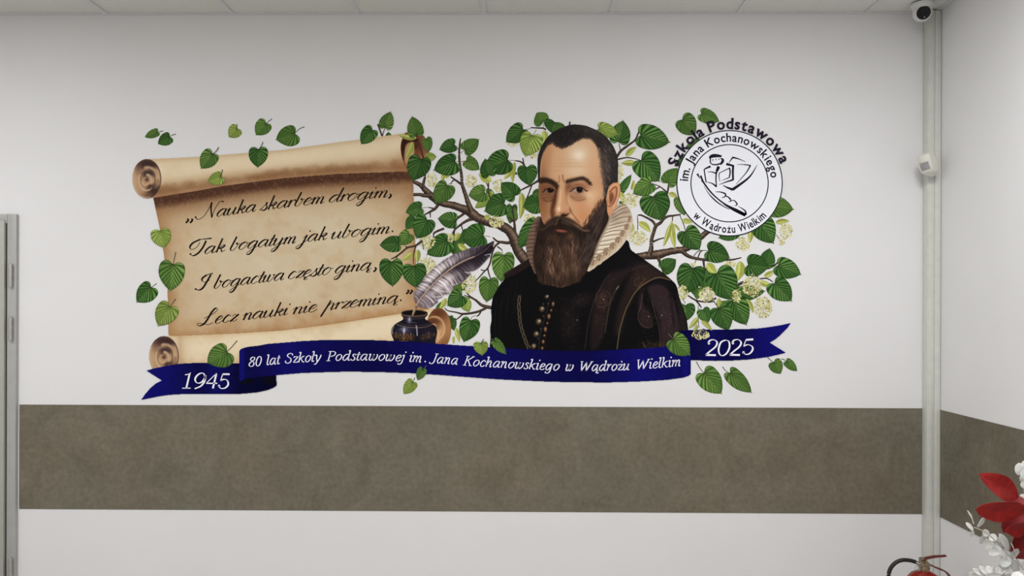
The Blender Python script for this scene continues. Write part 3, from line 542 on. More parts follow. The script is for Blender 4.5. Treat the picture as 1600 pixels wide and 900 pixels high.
def paint_inkwell(sc=2.0):
    c = Canvas(608, 480, 688, 542, sc)
    body = [(627,489),(627.5,493),(629.5,495.5),(630,499),(625,502),(618,506),(613,511),(611.4,517),(612,523),(614.5,530),(617,536),(620,541),(676,541),(680,532),(682.5,524),(683,517.5),(680.5,510.5),(675,505.5),(668,501),(664.5,498),(665,495.5),(668,493),(668.6,489.5),(666,486.5),(655,484.3),(640,484.3),(630,486)]
    c.poly(body, (20,18,28), 1, .5, 3, 1); K = dict(clip=1)
    c.blob(647.5,489,22,5.5,(58,44,36),.95,**K); c.disc(647.5,488.6,18.6,3.7,(12,9,9),1,0,.7,clip=1)
    c.line([(627.4,490),(632,493),(647,494.3),(662,493),(668,490)], 1.5, (112,86,68), .9, 1, **K); c.line([(630,496.5),(647,498.2),(664,496.5)], 1, (84,64,52), .8, 1, **K)
    c.line([(628,487.5),(638,485),(655,484.9),(667,487.6)], 1, (104,80,64), .8, .9, **K)
    c.blob(639.5,500,4,5,(112,112,134),.8,**K); c.blob(640,499,1.3,3.4,(196,198,214),.8,**K); c.line([(637,503.5),(651,504.5)], .9, (120,110,118), .6, 1, **K)
    c.line([(619,506.5),(630,510),(647,512),(664,511),(677,506)], 1.4, (120,98,84), .9, 1, **K); c.line([(623,504),(634,507.5),(648,508.6),(664,507.6),(673,504)], .9, (86,70,64), .7, .9, **K)
    c.blob(632,517,13,7,(62,60,86),.8,**K); c.blob(631.5,516.5,1.9,4.5,(226,220,226),.95,**K); c.blob(631,514,6,2.4,(150,144,164),.6,**K)
    c.line([(650.5,509),(651.5,515),(652,524)], 1.7, (196,194,206), .8, 1.4, **K); c.line([(615.5,509),(613,515),(613.5,521)], 1.3, (190,178,164), .8, 1.2, **K); c.blob(668,520,10,12,(34,30,46),.7,**K)
    G = (132,92,46)
    for cx, cy, s, a in [(631,525,1,.95),(619,523,.7,.7),(642,525,.8,.7),(670,523,.8,.5),(661,526,.7,.4),(679,522,.5,.4)]:
        c.line([(cx,cy-5*s),(cx,cy+7*s)], 1.7*s, G, a, 1, 0, **K)
        for q in (-1, 1):
            c.line([(cx,cy+4*s),(cx+q*3.5*s,cy+1*s),(cx+q*5*s,cy-3*s)], 1.2*s, G, a, .9, 5, **K); c.line([(cx,cy+5*s),(cx+q*5*s,cy+4*s),(cx+q*8*s,cy+1*s),(cx+q*7*s,cy-1.5*s)], 1.1*s, (112,76,38), a, .9, 5, **K)
            c.line([(cx,cy+7*s),(cx+q*4*s,cy+8*s),(cx+q*7*s,cy+6*s)], 1*s, (104,70,36), a, .9, 5, **K)
        c.blob(cx,cy-3*s,1.2*s,2*s,(170,124,66),a,**K)
    return c
QUILL_SHAFT = [(644.6,491),(650.8,477.8),(657,468),(664.7,458.3),(685.6,436),(707.8,418),(727.2,407),(741,401.4),(757,392),(771,378)]
def paint_quill(sc=2.0):
    R = np.random.RandomState(3)
    c = Canvas(642, 374, 776, 494, sc)
    up = [(650,476),(647.6,470),(646,461),(647.8,456),(650.8,452.8),(654,446),(657.8,441.7),(663,433),(670.3,426.4),(678,418),(685.6,412.5),(694,406),(702,401.4),(711,396.5),(720,393),(731,388.6),(741,386),(750,384),(757.8,382.6),(765,379.5),(771.8,376.6)]
    lo = [(770.5,389),(769,396),(765,397),(766.2,400),(759,408),(755,412.5),(749,418),(745.3,420.8),(738,424),(733,424.2),(736.5,427),(731,433),(725.8,439),(719,443),(711.5,446),(708,449),(709,452.5),(703,456),(701,460),(695,460.5),(690,465),(684,468),(684.5,472),(678,477.5),(672,481),(664,481.6),(657.8,480.4),(651.5,478.6)]
    c.poly(up+lo, (120,104,110), 1, .6, 3, 1)
    c.poly([(643.4,492.4),(646.2,492.6),(652.4,479),(660,466),(657,464),(650,475)], (150,120,92), 1, .5, 2, 1); K = dict(clip=1)
    S = catmull(QUILL_SHAFT, 12); L = np.r_[0, np.cumsum(np.hypot(*np.diff(S, axis=0).T))]; L /= L[-1]
    def at(t): return np.array([np.interp(t, L, S[:, 0]), np.interp(t, L, S[:, 1])])
    U = catmull(up, 4); W = catmull(lo[::-1], 4)
    LU = np.linspace(.16, 1, len(U)); LW = np.linspace(.16, 1, len(W))
    for side, E, LE in ((0, U, LU), (1, W, LW)):
        for k in range(620):
            t = R.uniform(.12, .97); p = at(t); te = min(1, t + (.13 if side == 0 else .11)*(1-.5*t) + R.uniform(-.015,.015))
            e = np.array([np.interp(te, LE, E[:, 0]), np.interp(te, LE, E[:, 1])]); e = p + (e-p)*R.uniform(.75,1.02)
            mid = (p+e)/2 + (e-p)[::-1]*np.array((1,-1))*(.10 if side else -.10)
            base = np.interp(t, [0,.2,.45,.68,.82,1], [128,182,206,156,82,46])
            v = base*R.uniform(.42,1.28)*(1.0 if side == 0 or t < .5 else .72)
            if R.rand() < .2: v *= .5
            col = np.array((v*1.02, v*.93, v*.93 + 7))
            c.line([p, mid, e], R.uniform(.9,1.8), np.clip(col, 20, 236), .5, 1.1, 4, .35, **K)
    for t0, t1, off, col, a in [(.3,.62,-2.5,(52,40,48),.55),(.55,.92,3,(44,32,44),.6),(.7,.97,-2,(60,46,56),.5)]:
        P = [at(t)+np.array((off*.5, off)) for t in np.linspace(t0, t1, 6)]; c.line(P, 3.2, col, a, 3.4, 4, .7, **K)
    m0 = c.rgb.copy()
    for t0, side, d, r, col, a in [(.24,0,9,9,(232,226,222),.5),(.36,0,9,11,(236,230,226),.6),(.48,0,10,12,(226,216,212),.55),(.60,0,9,10,(190,178,180),.4),(.3,1,9,9,(232,226,222),.55),(.42,1,11,10,(236,228,222),.6),(.52,1,11,9,(206,196,194),.4)]:
        p = at(t0); tg = at(min(1, t0+.03))-p; tg /= np.hypot(*tg); nr = np.array((tg[1], -tg[0]))*(1 if side == 0 else -1); q = p + nr*d
        c.blob(q[0], q[1], r*1.25, r*.5, col, a, np.degrees(np.arctan2(tg[1], tg[0])), 1.0, **K)
    for t0, side, d, r, col, a in [(.2,0,3,8,(70,56,64),.6),(.34,0,2.5,9,(84,68,76),.55),(.5,0,2.5,10,(70,56,64),.55),(.66,0,2.5,9,(58,44,54),.55),(.62,1,5,13,(52,40,50),.6),(.74,1,6,14,(44,33,44),.65),(.86,1,4,12,(40,30,42),.7),(.84,0,4,11,(62,48,60),.5),(.95,0,2,9,(44,33,46),.7),(.5,1,2.5,9,(92,76,80),.4)]:
        p = at(t0); tg = at(min(1, t0+.03))-p; tg /= np.hypot(*tg); nr = np.array((tg[1], -tg[0]))*(1 if side == 0 else -1); q = p + nr*d
        c.blob(q[0], q[1], r, r*.42, col, a, np.degrees(np.arctan2(tg[1], tg[0])), 1.0, **K)
    c.rgb = c.rgb*(.55 + .45*np.clip(m0.mean(-1, keepdims=True)/150, .4, 1.35))
    for P, a in [([(684,454),(698,456),(708,454)],.8),([(676,464),(690,463),(700,459)],.8),([(694,444),(708,445),(716,443)],.5),([(726,425),(732,426.5),(737,427)],.9),([(757,399),(763,397.5),(766,397)],.7)]:
        c.line(P, 1.4, (226,216,210), a, 1.6, 5, .6, **K)
    c.line(QUILL_SHAFT[:8], 2.3, (96,74,62), .9, 1, **K); c.line([(x-.3, y-.4) for x, y in QUILL_SHAFT[:8]], 1.2, (200,178,150), .95, .9, **K); c.line(QUILL_SHAFT[6:], 1.0, (120,100,100), .7, .9, **K)
    c.line([(649.5,479.5),(653,482)], 1.6, (70,50,38), .9, .8, 0, **K)
    return c
def ribbon_shade(X, Y, knots, col0=(4,3,58), col1=(13,11,102)):
    # satin bands printed along the ribbon
    xs, vs = zip(*knots); v = np.interp(X, xs, vs)[..., None]; n = (fbm(X, Y, 5, 8, 3)-.5)[..., None]*6
    return np.array(col0)*(1-v) + np.array(col1)*v + n
RIB_MAIN = [(374,549),(375.5,546.2),(381,543.5),(388,541.8),(404,540),(420,537),(440,535.6),(470,533),(500,531.4),(540,531),(580,531.3),(617,532.7),(660,535.2),(690,537.6),(730,540.2),(765,542.4),(792,544.2),(830,546.4),(860,547.6),(900,548.4),(930,548.2),(963,546.5),(1005,544.8),(1045,541.4),(1070,538.5),(1079,537),
            (1079.3,552),(1079.3,584.2),(1076,587),(1068,589.8),(1042,593.3),(1020,594.8),(992,596.2),(950,597.4),(900,597),(860,596.2),(820,594.6),(773,592.2),(730,589),(687,585.8),(640,582.8),(600,581.4),(560,580.7),(527,580.8),(473,582.6),(432,586),(403,588.8),(388,591),(379,593.5),(374.2,597)]
RIB_LEFT = [(229,579),(240,575.8),(256,572.5),(275,569),(290,567.6),(310,566.8),(330,566.4),(352,566.8),(378,568),(400,572),(430,582),(432,588),(432.4,602.4),(428,605.5),(418,609.5),(403,612.8),(380,615),(360,615.6),(330,615.7),(307,615.6),(285,615.6),(265,616.8),(250,618.9),(221,624.6),(227,616),(235,606.5),(244,599),(253.3,594.4)]
RIB_RIGHT = [(1060,517),(1073,515.8),(1100,515),(1139,514.6),(1165,514.2),(1186,513),(1205,510.5),(1220,508),(1235.4,504.6),(1230,512.5),(1222,520.5),(1213,529),(1202.4,535.2),(1227.6,551),(1213,554.6),(1200,557.6),(1183,560),(1167,561.8),(1140,563.4),(1117,563.8),(1080,562.5),(1060,562)]
# ---------------------------------------------------------------- pen-stroke lettering (x-height = 1, baseline y = 0, upright; slanted when set)
A_BOWL = [(.72,.82),(.55,1),(.3,.92),(.09,.58),(.05,.24),(.2,0),(.42,.12),(.68,.62)]
EXIT = [(.0,.3),(.03,.06),(.12,0),(.3,.24)]
def ex(x, top=1.0, mid=.55): return [(x+.03,top),(x-.01,mid),(x-.04,.3),(x,.05),(x+.1,0),(x+.28,.22)]
def arch(x, w): return [(x,.35),(x+w*.35,.8),(x+w*.72,1.0),(x+w,.86),(x+w-.02,.45)]
def stem(x, top, bot=0): return [(x+.04,top),(x,.5*(top+bot)),(x-.04,bot)]
GLYPH = {
 'a': ([A_BOWL, ex(.72)], .98), 'b': ([[(.22,1.95),(.13,.9),(.08,.3),(.2,0),(.4,.06),(.57,.42),(.6,.8),(.52,1.0),(.47,.88),(.6,.8),(.8,.9)]], .82),
 'c': ([[(.62,.78),(.58,.95),(.36,1),(.12,.62),(.08,.2),(.26,0),(.46,.04),(.66,.26)]], .76), 'd': ([A_BOWL, [(.82,1.95),(.74,.9),(.69,.3),(.73,.05),(.83,0),(1.0,.22)]], .98),
 'e': ([[(.1,.42),(.4,.55),(.6,.8),(.48,1),(.26,.92),(.08,.52),(.1,.14),(.28,0),(.5,.06),(.74,.34)]], .74),
 'g': ([A_BOWL, [(.75,1),(.69,.3),(.62,-.4),(.46,-.8),(.22,-.84),(.18,-.6),(.45,-.25),(.98,.25)]], .98),
 'h': ([stem(.14,1.95), arch(.14,.5)+[(.58,.05),(.68,0),(.86,.22)]], .86), 'i': ([[(-.1,.62),(.12,.96)], ex(.12)], .42), 'j': ([[(-.1,.62),(.14,.96)], [(.18,1),(.1,.2),(.02,-.45),(-.16,-.82),(-.4,-.8),(-.42,-.58),(-.1,-.25),(.4,.22)]], .42),
 'k': ([stem(.16,1.95), [(.16,.42),(.4,.86),(.58,1),(.66,.84),(.5,.58),(.26,.5)], [(.3,.52),(.5,.34),(.56,.08),(.66,0),(.86,.22)]], .86), 'l': ([[(.22,1.95),(.14,.9),(.08,.3),(.12,.05),(.22,0),(.4,.22)]], .42),
 'm': ([[(-.1,.62),(.12,.96)], stem(.13,1), arch(.12,.42)+[(.48,.0)], arch(.52,.42)+[(.9,.05),(1.0,0),(1.18,.22)]], 1.2), 'n': ([[(-.1,.62),(.12,.96)], stem(.13,1), arch(.12,.46)+[(.54,.05),(.64,0),(.82,.22)]], .84),
 'o': ([[(.42,1),(.14,.76),(.05,.32),(.22,0),(.48,.1),(.68,.52),(.62,.9),(.42,1)], [(.6,.92),(.74,.78),(.9,.86)]], .84),
 'p': ([[(.24,1.35),(.1,.4),(-.1,-.85)], arch(.1,.5)+[(.56,.05),(.66,0),(.84,.22)]], .86), 'r': ([[(-.1,.62),(.12,.96)], stem(.12,1), [(.12,.4),(.28,.84),(.44,1),(.52,.9),(.5,.78)]], .58),
 's': ([[(-.1,.05),(.2,.6),(.38,1.08),(.34,.8),(.5,.42),(.46,.1),(.24,-.02),(.06,.08),(.08,.24)]], .6), 't': ([[(.24,1.55),(.14,.7),(.09,.28),(.13,.04),(.24,0),(.42,.22)], [(-.06,1.0),(.44,1.04)]], .44),
 'u': ([[(-.1,.62),(.12,.98),(.06,.36),(.1,.04),(.24,0),(.46,.26),(.64,.82)], ex(.64)], .92), 'w': ([[(-.1,.62),(.12,.98),(.06,.36),(.1,.04),(.24,0),(.44,.3),(.54,.96)], [(.54,1),(.47,.36),(.52,.04),(.66,0),(.88,.3),(.97,.74),(.88,.96),(.92,.82),(1.12,.88)]], 1.1),
 'y': ([[(-.1,.62),(.12,.98),(.06,.36),(.1,.04),(.24,0),(.46,.26),(.64,.82)], [(.68,1),(.6,.2),(.5,-.45),(.3,-.82),(.08,-.8),(.08,-.56),(.4,-.22),(.92,.25)]], .92),
 'z': ([[(.06,.74),(.16,.96),(.3,.98),(.44,.86),(.64,.96)], [(.64,.96),(.04,.02)], [(.04,.04),(.22,.14),(.4,.0),(.54,.06),(.66,.3)]], .66)}
OGON = [(.0,.0),(-.14,-.16),(-.12,-.34),(.04,-.38),(.18,-.26)]
def roman(g):    # the banner's italic: same bowls, short tails and small serifs
    return g
SER = {
 'a': ([A_BOWL, [(.74,1),(.68,.3),(.7,.05),(.78,0),(.9,.1)]], .96), 'b': GLYPH['b'], 'c': ([[(.6,.76),(.58,.93),(.38,1),(.14,.66),(.08,.24),(.26,0),(.46,.06),(.6,.22)]], .72), 'd': ([A_BOWL, [(.62,1.52),(.82,1.58),(.74,.9),(.69,.3),(.72,.05),(.8,0),(.92,.1)]], .98),
 'e': ([[(.1,.42),(.4,.52),(.62,.76),(.5,1),(.28,.92),(.1,.56),(.1,.16),(.28,0),(.5,.06),(.64,.22)]], .74), 'g': ([A_BOWL, [(.76,1),(.68,.2),(.6,-.3),(.4,-.5),(.16,-.5),(.08,-.36),(.16,-.3)]], .96),
 'h': ([[(-.02,1.52),(.2,1.58),(.12,.8),(.06,0)], arch(.12,.5)+[(.58,.05),(.66,0),(.78,.1)]], .9), 'i': ([[(-.04,.9),(.16,1),(.1,.3),(.12,.05),(.2,0),(.34,.1)]], .42), 'j': ([[(0,.9),(.2,1),(.12,.2),(.04,-.3),(-.14,-.5),(-.34,-.48),(-.36,-.34)]], .42),
 'k': ([[(-.02,1.52),(.2,1.58),(.12,.8),(.06,0)], [(.72,.98),(.5,.86),(.14,.46)], [(.3,.56),(.56,.1),(.66,0),(.8,.08)]], .84), 'l': ([[(0,1.52),(.22,1.58),(.12,.7),(.08,.2),(.12,.03),(.2,0),(.34,.1)]], .42),
 'm': ([[(-.04,.9),(.16,1),(.1,.4),(.06,0)], arch(.12,.44)+[(.5,.0)], arch(.54,.44)+[(.94,.05),(1.02,0),(1.14,.1)]], 1.28), 'n': ([[(-.04,.9),(.16,1),(.1,.4),(.06,0)], arch(.12,.48)+[(.56,.05),(.64,0),(.76,.1)]], .9),
 'o': ([[(.42,1),(.14,.76),(.05,.32),(.22,0),(.48,.1),(.7,.5),(.64,.88),(.42,1)]], .82), 'r': ([[(-.04,.9),(.16,1),(.1,.4),(.06,0)], [(.12,.4),(.3,.84),(.46,1),(.58,.92)]], .62), 's': ([[(.54,.82),(.44,.98),(.24,.98),(.16,.76),(.34,.54),(.46,.3),(.38,.06),(.16,0),(.02,.12),(.02,.22)]], .62),
 't': ([[(.24,1.34),(.14,.7),(.09,.24),(.13,.03),(.24,0),(.38,.1)], [(-.02,.96),(.42,.96)]], .46), 'u': ([[(-.02,.9),(.16,1),(.08,.4),(.1,.06),(.22,0),(.44,.18),(.64,.7)], [(.7,1),(.62,.3),(.66,.04),(.74,0),(.86,.1)]], .94),
 'w': ([[(-.02,.9),(.16,1),(.08,.4),(.1,.06),(.24,0),(.44,.2),(.56,.9)], [(.6,1),(.5,.4),(.54,.05),(.68,0),(.92,.3),(1.02,.74),(.94,1)]], 1.14), 'y': ([[(-.02,.9),(.16,1),(.18,.5),(.3,.0)], [(.74,1),(.62,.5),(.34,-.1),(.12,-.46),(-.1,-.42)]], .82),
 'z': ([[(.08,.78),(.12,.94),(.62,.94)], [(.62,.94),(.04,.05)], [(.04,.05),(.58,.05),(.62,.22)]], .68),
 'S': ([[(.92,1.2),(.82,1.46),(.54,1.54),(.26,1.38),(.26,1.08),(.6,.8),(.78,.5),(.66,.1),(.34,-.02),(.08,.1),(.02,.4)]], 1.0), 'P': ([[(.36,1.5),(.22,0)], [(.12,1.5),(.7,1.5),(.98,1.3),(.92,.92),(.62,.74),(.28,.72)], [(0,0),(.46,0)]], 1.04),
 'J': ([[(.62,1.5),(.5,.5),(.38,.02),(.14,-.14),(-.1,-.06),(-.12,.1)], [(.38,1.5),(.86,1.5)]], .82), 'K': ([[(.36,1.5),(.22,0)], [(.14,1.5),(.58,1.5)], [(0,0),(.44,0)], [(1.12,1.48),(.3,.66)], [(.52,.88),(.94,.02)], [(.78,0),(1.16,0)], [(.94,1.5),(1.28,1.5)]], 1.22),
 'W': ([[(.16,1.5),(.32,0)], [(.32,0),(.86,1.36)], [(.84,1.4),(.98,0)], [(.98,0),(1.58,1.5)], [(0,1.5),(.36,1.5)], [(1.4,1.5),(1.76,1.5)]], 1.62),
 '8': ([[(.5,1.5),(.22,1.3),(.24,1.0),(.56,.76),(.78,.46),(.68,.1),(.36,-.02),(.1,.14),(.08,.46),(.4,.78),(.74,1.02),(.78,1.36),(.5,1.5)]], .92), '0': ([[(.5,1.5),(.24,1.24),(.1,.6),(.2,.1),(.42,-.02),(.66,.16),(.84,.8),(.76,1.36),(.5,1.5)]], .92)}
SER['ł'] = (SER['l'][0]+[[(-.06,.74),(.42,1.06)]], .44); SER['ą'] = (SER['a'][0]+[[(x+.82,y) for x, y in OGON]], .96); SER['ż'] = (SER['z'][0], .68)
GLYPH['ą'] = (GLYPH['a'][0]+[[(x+.86,y) for x, y in OGON]], .98); GLYPH['ę'] = (GLYPH['e'][0]+[[(x+.4,y) for x, y in OGON]], .74)
DOT = {'i': (.26,1.5), 'j': (.3,1.5), 'ż': (.42,1.38)}
class Strokes:
    def __init__(s): s.v, s.f = [], []
    def ribbon(s, P, w):
        P = np.asarray(P, float)
        d = np.gradient(P, axis=0); d /= np.maximum(np.hypot(d[:, 0], d[:, 1]), 1e-9)[:, None]; n = np.c_[-d[:, 1], d[:, 0]]
        w = np.broadcast_to(np.asarray(w, float), (len(P),))[:, None]/2
        k = len(s.v); a, b = P+n*w, P-n*w
        for p, q in zip(a, b): s.v += [tuple(p), tuple(q)]
        s.f += [(k+2*i, k+2*i+1, k+2*i+3, k+2*i+2) for i in range(len(P)-1)]
    def dot(s, x, y, rx, ry=None, n=14):
        ry = ry or rx; k = len(s.v); s.v += [(x+rx*np.cos(t), y+ry*np.sin(t)) for t in np.linspace(0, 2*np.pi, n, endpoint=False)]; s.f.append(tuple(range(k, k+n)))
    def poly(s, pts): 
        k = len(s.v); s.v += [tuple(p) for p in pts]; s.f.append(tuple(range(k, k+len(pts))))
def pen(P, thin, thick, mode, up=None, pw=1.3):
    # width of a pen stroke along a polyline in photo pixels (y down): 'point' swells on down strokes, 'nib' on every steep one
    d = np.gradient(np.asarray(P, float), axis=0); d /= np.maximum(np.hypot(d[:, 0], d[:, 1]), 1e-9)[:, None]
    ux, uy = up if up is not None else (0.0, -1.0)
    a = -(d[:, 0]*ux + d[:, 1]*uy)
    a = np.where(a > 0, a, -.16*a) if mode == 'point' else np.abs(a)
    w = thin + (thick-thin)*a**pw
    return np.convolve(np.pad(w, 2, mode='edge'), np.ones(5)/5, 'valid')
def set_word(S, word, x0, x1, base, xh, slant, font, thin, thick, mode, dotr, gw=1.0):
    adv = [font[ch][1] for ch in word]; L = sum(adv) - .1; x = 0
    sx = (x1-x0-slant*xh*.6)/L
    def place(p):
        px = x0 + slant*xh*.15 + (p[0]-x)*sx*gw + x*sx; b = base(px); sl = (base(px+2)-base(px-2))/4
        dx = p[1]*xh*slant; h = p[1]*xh
        return (px + dx + h*sl, b - h + dx*sl)
    for ch, a in zip(word, adv):
        for st in font[ch][0]:
            P = catmull([(p[0]+x, p[1]) for p in st], 7) if len(st) > 2 else np.linspace(np.array(st[0])+(x, 0), np.array(st[1])+(x, 0), 5)
            Q = np.array([place(p) for p in P]); up = np.array((slant, -1)); up /= np.hypot(*up)
            S.ribbon(Q, pen(Q, thin, thick, mode, up))
        if ch in DOT:
            q = place((DOT[ch][0]+x, DOT[ch][1])); S.dot(q[0], q[1], dotr)
        x += a
def verse():
    LN = [Strokes() for _ in range(4)]; S = LN[0]; thin, thick = .9, 2.7
    def lin(x0, y0, x1, y1, bow=0): return lambda x: y0 + (y1-y0)*(x-x0)/(x1-x0) + bow*((x-x0)/(x1-x0))*(1-(x-x0)/(x1-x0))
    def px(ox, oy, s, pts): return [(ox+x/s, oy+y/s) for x, y in pts]
    b1 = lin(344,338,600,308.5,-8); b2 = lin(323,396.5,604.5,364.7,-4); b3 = lin(336,450.8,567,422.5,-2); b4 = lin(338,505.5,613,473.3,-2)
    for w, x0, x1, b in [('auka',337,400,b1),('skarbem',406,507,b1),('drogim',512,606,b1),('ak',318,352,b2),('bogatym',357,463,b2),('jak',472,511,b2),('ubogim',516,609,b2),
                         ('bogactwa',332,444,b3),('często',448,517,b3),('giną',521.5,580,b3),('ecz',334,370.5,b4),('nauki',378,450,b4),('nie',456,495,b4),('przeminą',506,622,b4)]:
        set_word(LN[[b1, b2, b3, b4].index(b)], w, x0, x1, b, 10.6, .55, GLYPH, thin, thick, 'point', 1.25)
    def free(pts, n=8, pw=1.3):
        Q = catmull(pts, n); S.ribbon(Q, pen(Q, thin, 3.0, 'point', (.5,-.86), pw))
    q = lambda pts: px(280,280,10,pts)
    free(q([(262,598),(300,630),(380,585),(450,490),(515,362)])); free(q([(512,362),(500,440),(505,520),(514,602)])); free(q([(514,602),(550,490),(600,400),(645,345),(690,350)])); S.dot(348.4,315,1.6,1.2); S.dot(306,339.5,1.5)
    for x in (292.8, 299.2): S.dot(x+1, 342.6, 1.5, 1.3); free([(x+1.9,342.3),(x+1.3,345),(x-2.2,348.5)])
    S = LN[1]; q = lambda pts: px(290,360,10,pts)
    Q = catmull(q([(410,124),(330,132),(230,142)]), 8); S.ribbon(Q, np.linspace(2.4, 1.0, len(Q))); free(q([(235,141),(120,195),(70,260),(100,298),(170,270),(215,210),(225,180)])); free(q([(325,160),(270,270),(200,355),(125,396),(78,375)])); S.dot(298,397,1.7,1.4)
    S = LN[2]; Q = catmull(q([(432,672),(385,680),(330,698)]), 6); S.ribbon(Q, np.linspace(2.0, 1.0, len(Q))); free(q([(335,696),(268,745),(262,790),(300,808),(345,795),(382,772)])); free(q([(400,690),(335,800),(280,890),(225,930),(155,922)])); S.dot(306,451.6,1.7,1.4)
    S = LN[3]; q = lambda pts: px(300,440,10,pts)
    free(q([(190,575),(250,548),(350,490),(402,435),(372,416),(310,480),(245,590),(190,660),(125,690),(82,672),(110,652),(180,656),(250,674),(330,640)]))
    for S, x, y in [(LN[1],613.3,361.5),(LN[3],626.3,469.2)]: S.dot(x, y, 1.5)
    for S, x, y in [(LN[0],609.6,304),(LN[2],586.2,418.6)]: S.dot(x+.6, y, 1.6, 1.5); free([(x+1.8,y),(x+1,y+3),(x-2.6,y+6.2)])
    S = LN[3]
    for x in (637.8, 643.2): S.dot(x, 453.6, 1.4, 1.3); free([(x+1.1,453.4),(x+.4,456),(x-3,459.4)])
    return LN
def banner_text():
    S = Strokes()
    bx, by = zip(*[(388,572.7),(406,571.3),(440,568),(475,565.6),(510,563.8),(560,562.8),(597,563.2),(640,565),(700,568.4),(742,571.8),(800,575.2),(870,578.6),(910,579.3),(950,579),(987,577.5),(1030,574.5),(1069,571)])
    P = catmull(list(zip(bx, by)), 8)
    b = lambda x: np.interp(x, P[:, 0], P[:, 1])
    for w, x0, x1 in [('80',388.5,411.5),('lat',416.5,440.5),('Szkoły',445.5,504.5),('Podstawowej',510,635),('im',639,662.5),('Jana',672.5,718),('Kochanowskiego',723,876.5),('w',883,898.5),('Wądrożu',904.5,986.5),('Wielkim',993.5,1067.5)]:
        set_word(S, w, x0, x1-2.6, b, 9.6, .18, SER, 0.85, 1.75, 'nib', 1.1, .93)
    S.dot(664.4, 564.8, 1.2)
    return S
def years():
    A = S = Strokes()
    def go(pts, ox, oy, s, w, n=8):
        Q = np.array([(ox+x/s, oy+y/s) for x, y in (catmull(pts, n) if len(pts) > 2 else np.linspace(pts[0], pts[1], 6))])
        S.ribbon(Q, pen(Q, .95, 2.8, 'nib', (.3,-.95)) if w is None else w)
    g = lambda pts, w=None: go(pts, 215, 560, 10, w)
    g([(745,255),(790,248),(835,225)], 1.3); g([(818,235),(765,465)], 2.7); g([(700,464),(832,464)], 1.3)
    g([(1062,300),(1035,236),(975,236),(915,290),(905,345),(940,384),(1000,372),(1048,318),(1066,265)]); g([(1064,290),(1045,365),(990,432),(897,472)])
    g([(1238,232),(1078,385)], 1.3); g([(1075,388),(1248,388)], 1.9); g([(1234,240),(1180,468)], 2.8)
    g([(1335,246),(1442,246)], 2.6); g([(1335,244),(1300,345)], 1.4); g([(1300,345),(1360,325),(1408,350),(1418,410),(1375,458),(1310,468),(1268,430)]); S.dot(342.6,602.6,1.7)
    S = Strokes()
    for dx, dy in ((0,0),(333,-2)):
        h = lambda pts, w=None: go([(x+dx,y+dy) for x, y in pts], 1070, 500, 8.889, w)
        h([(322,320),(350,283),(405,275),(446,310),(425,370),(350,432),(290,484)]); h([(288,484),(430,488)], 2.9); S.dot(1070+(333+dx)/8.889, 500+(325+dy)/8.889, 1.8)
    h = lambda pts, w=None: go(pts, 1070, 500, 8.889, w)
    h([(565,278),(500,310),(468,400),(480,470),(522,495),(580,460),(618,380),(610,300),(565,278)]); h([(845,276),(948,268)], 2.9); h([(848,274),(812,365)], 1.4); h([(812,365),(870,342),(930,365),(940,410),(905,460),(850,478),(805,448)]); S.dot(1161.4,550.6,1.9)
    return A, S
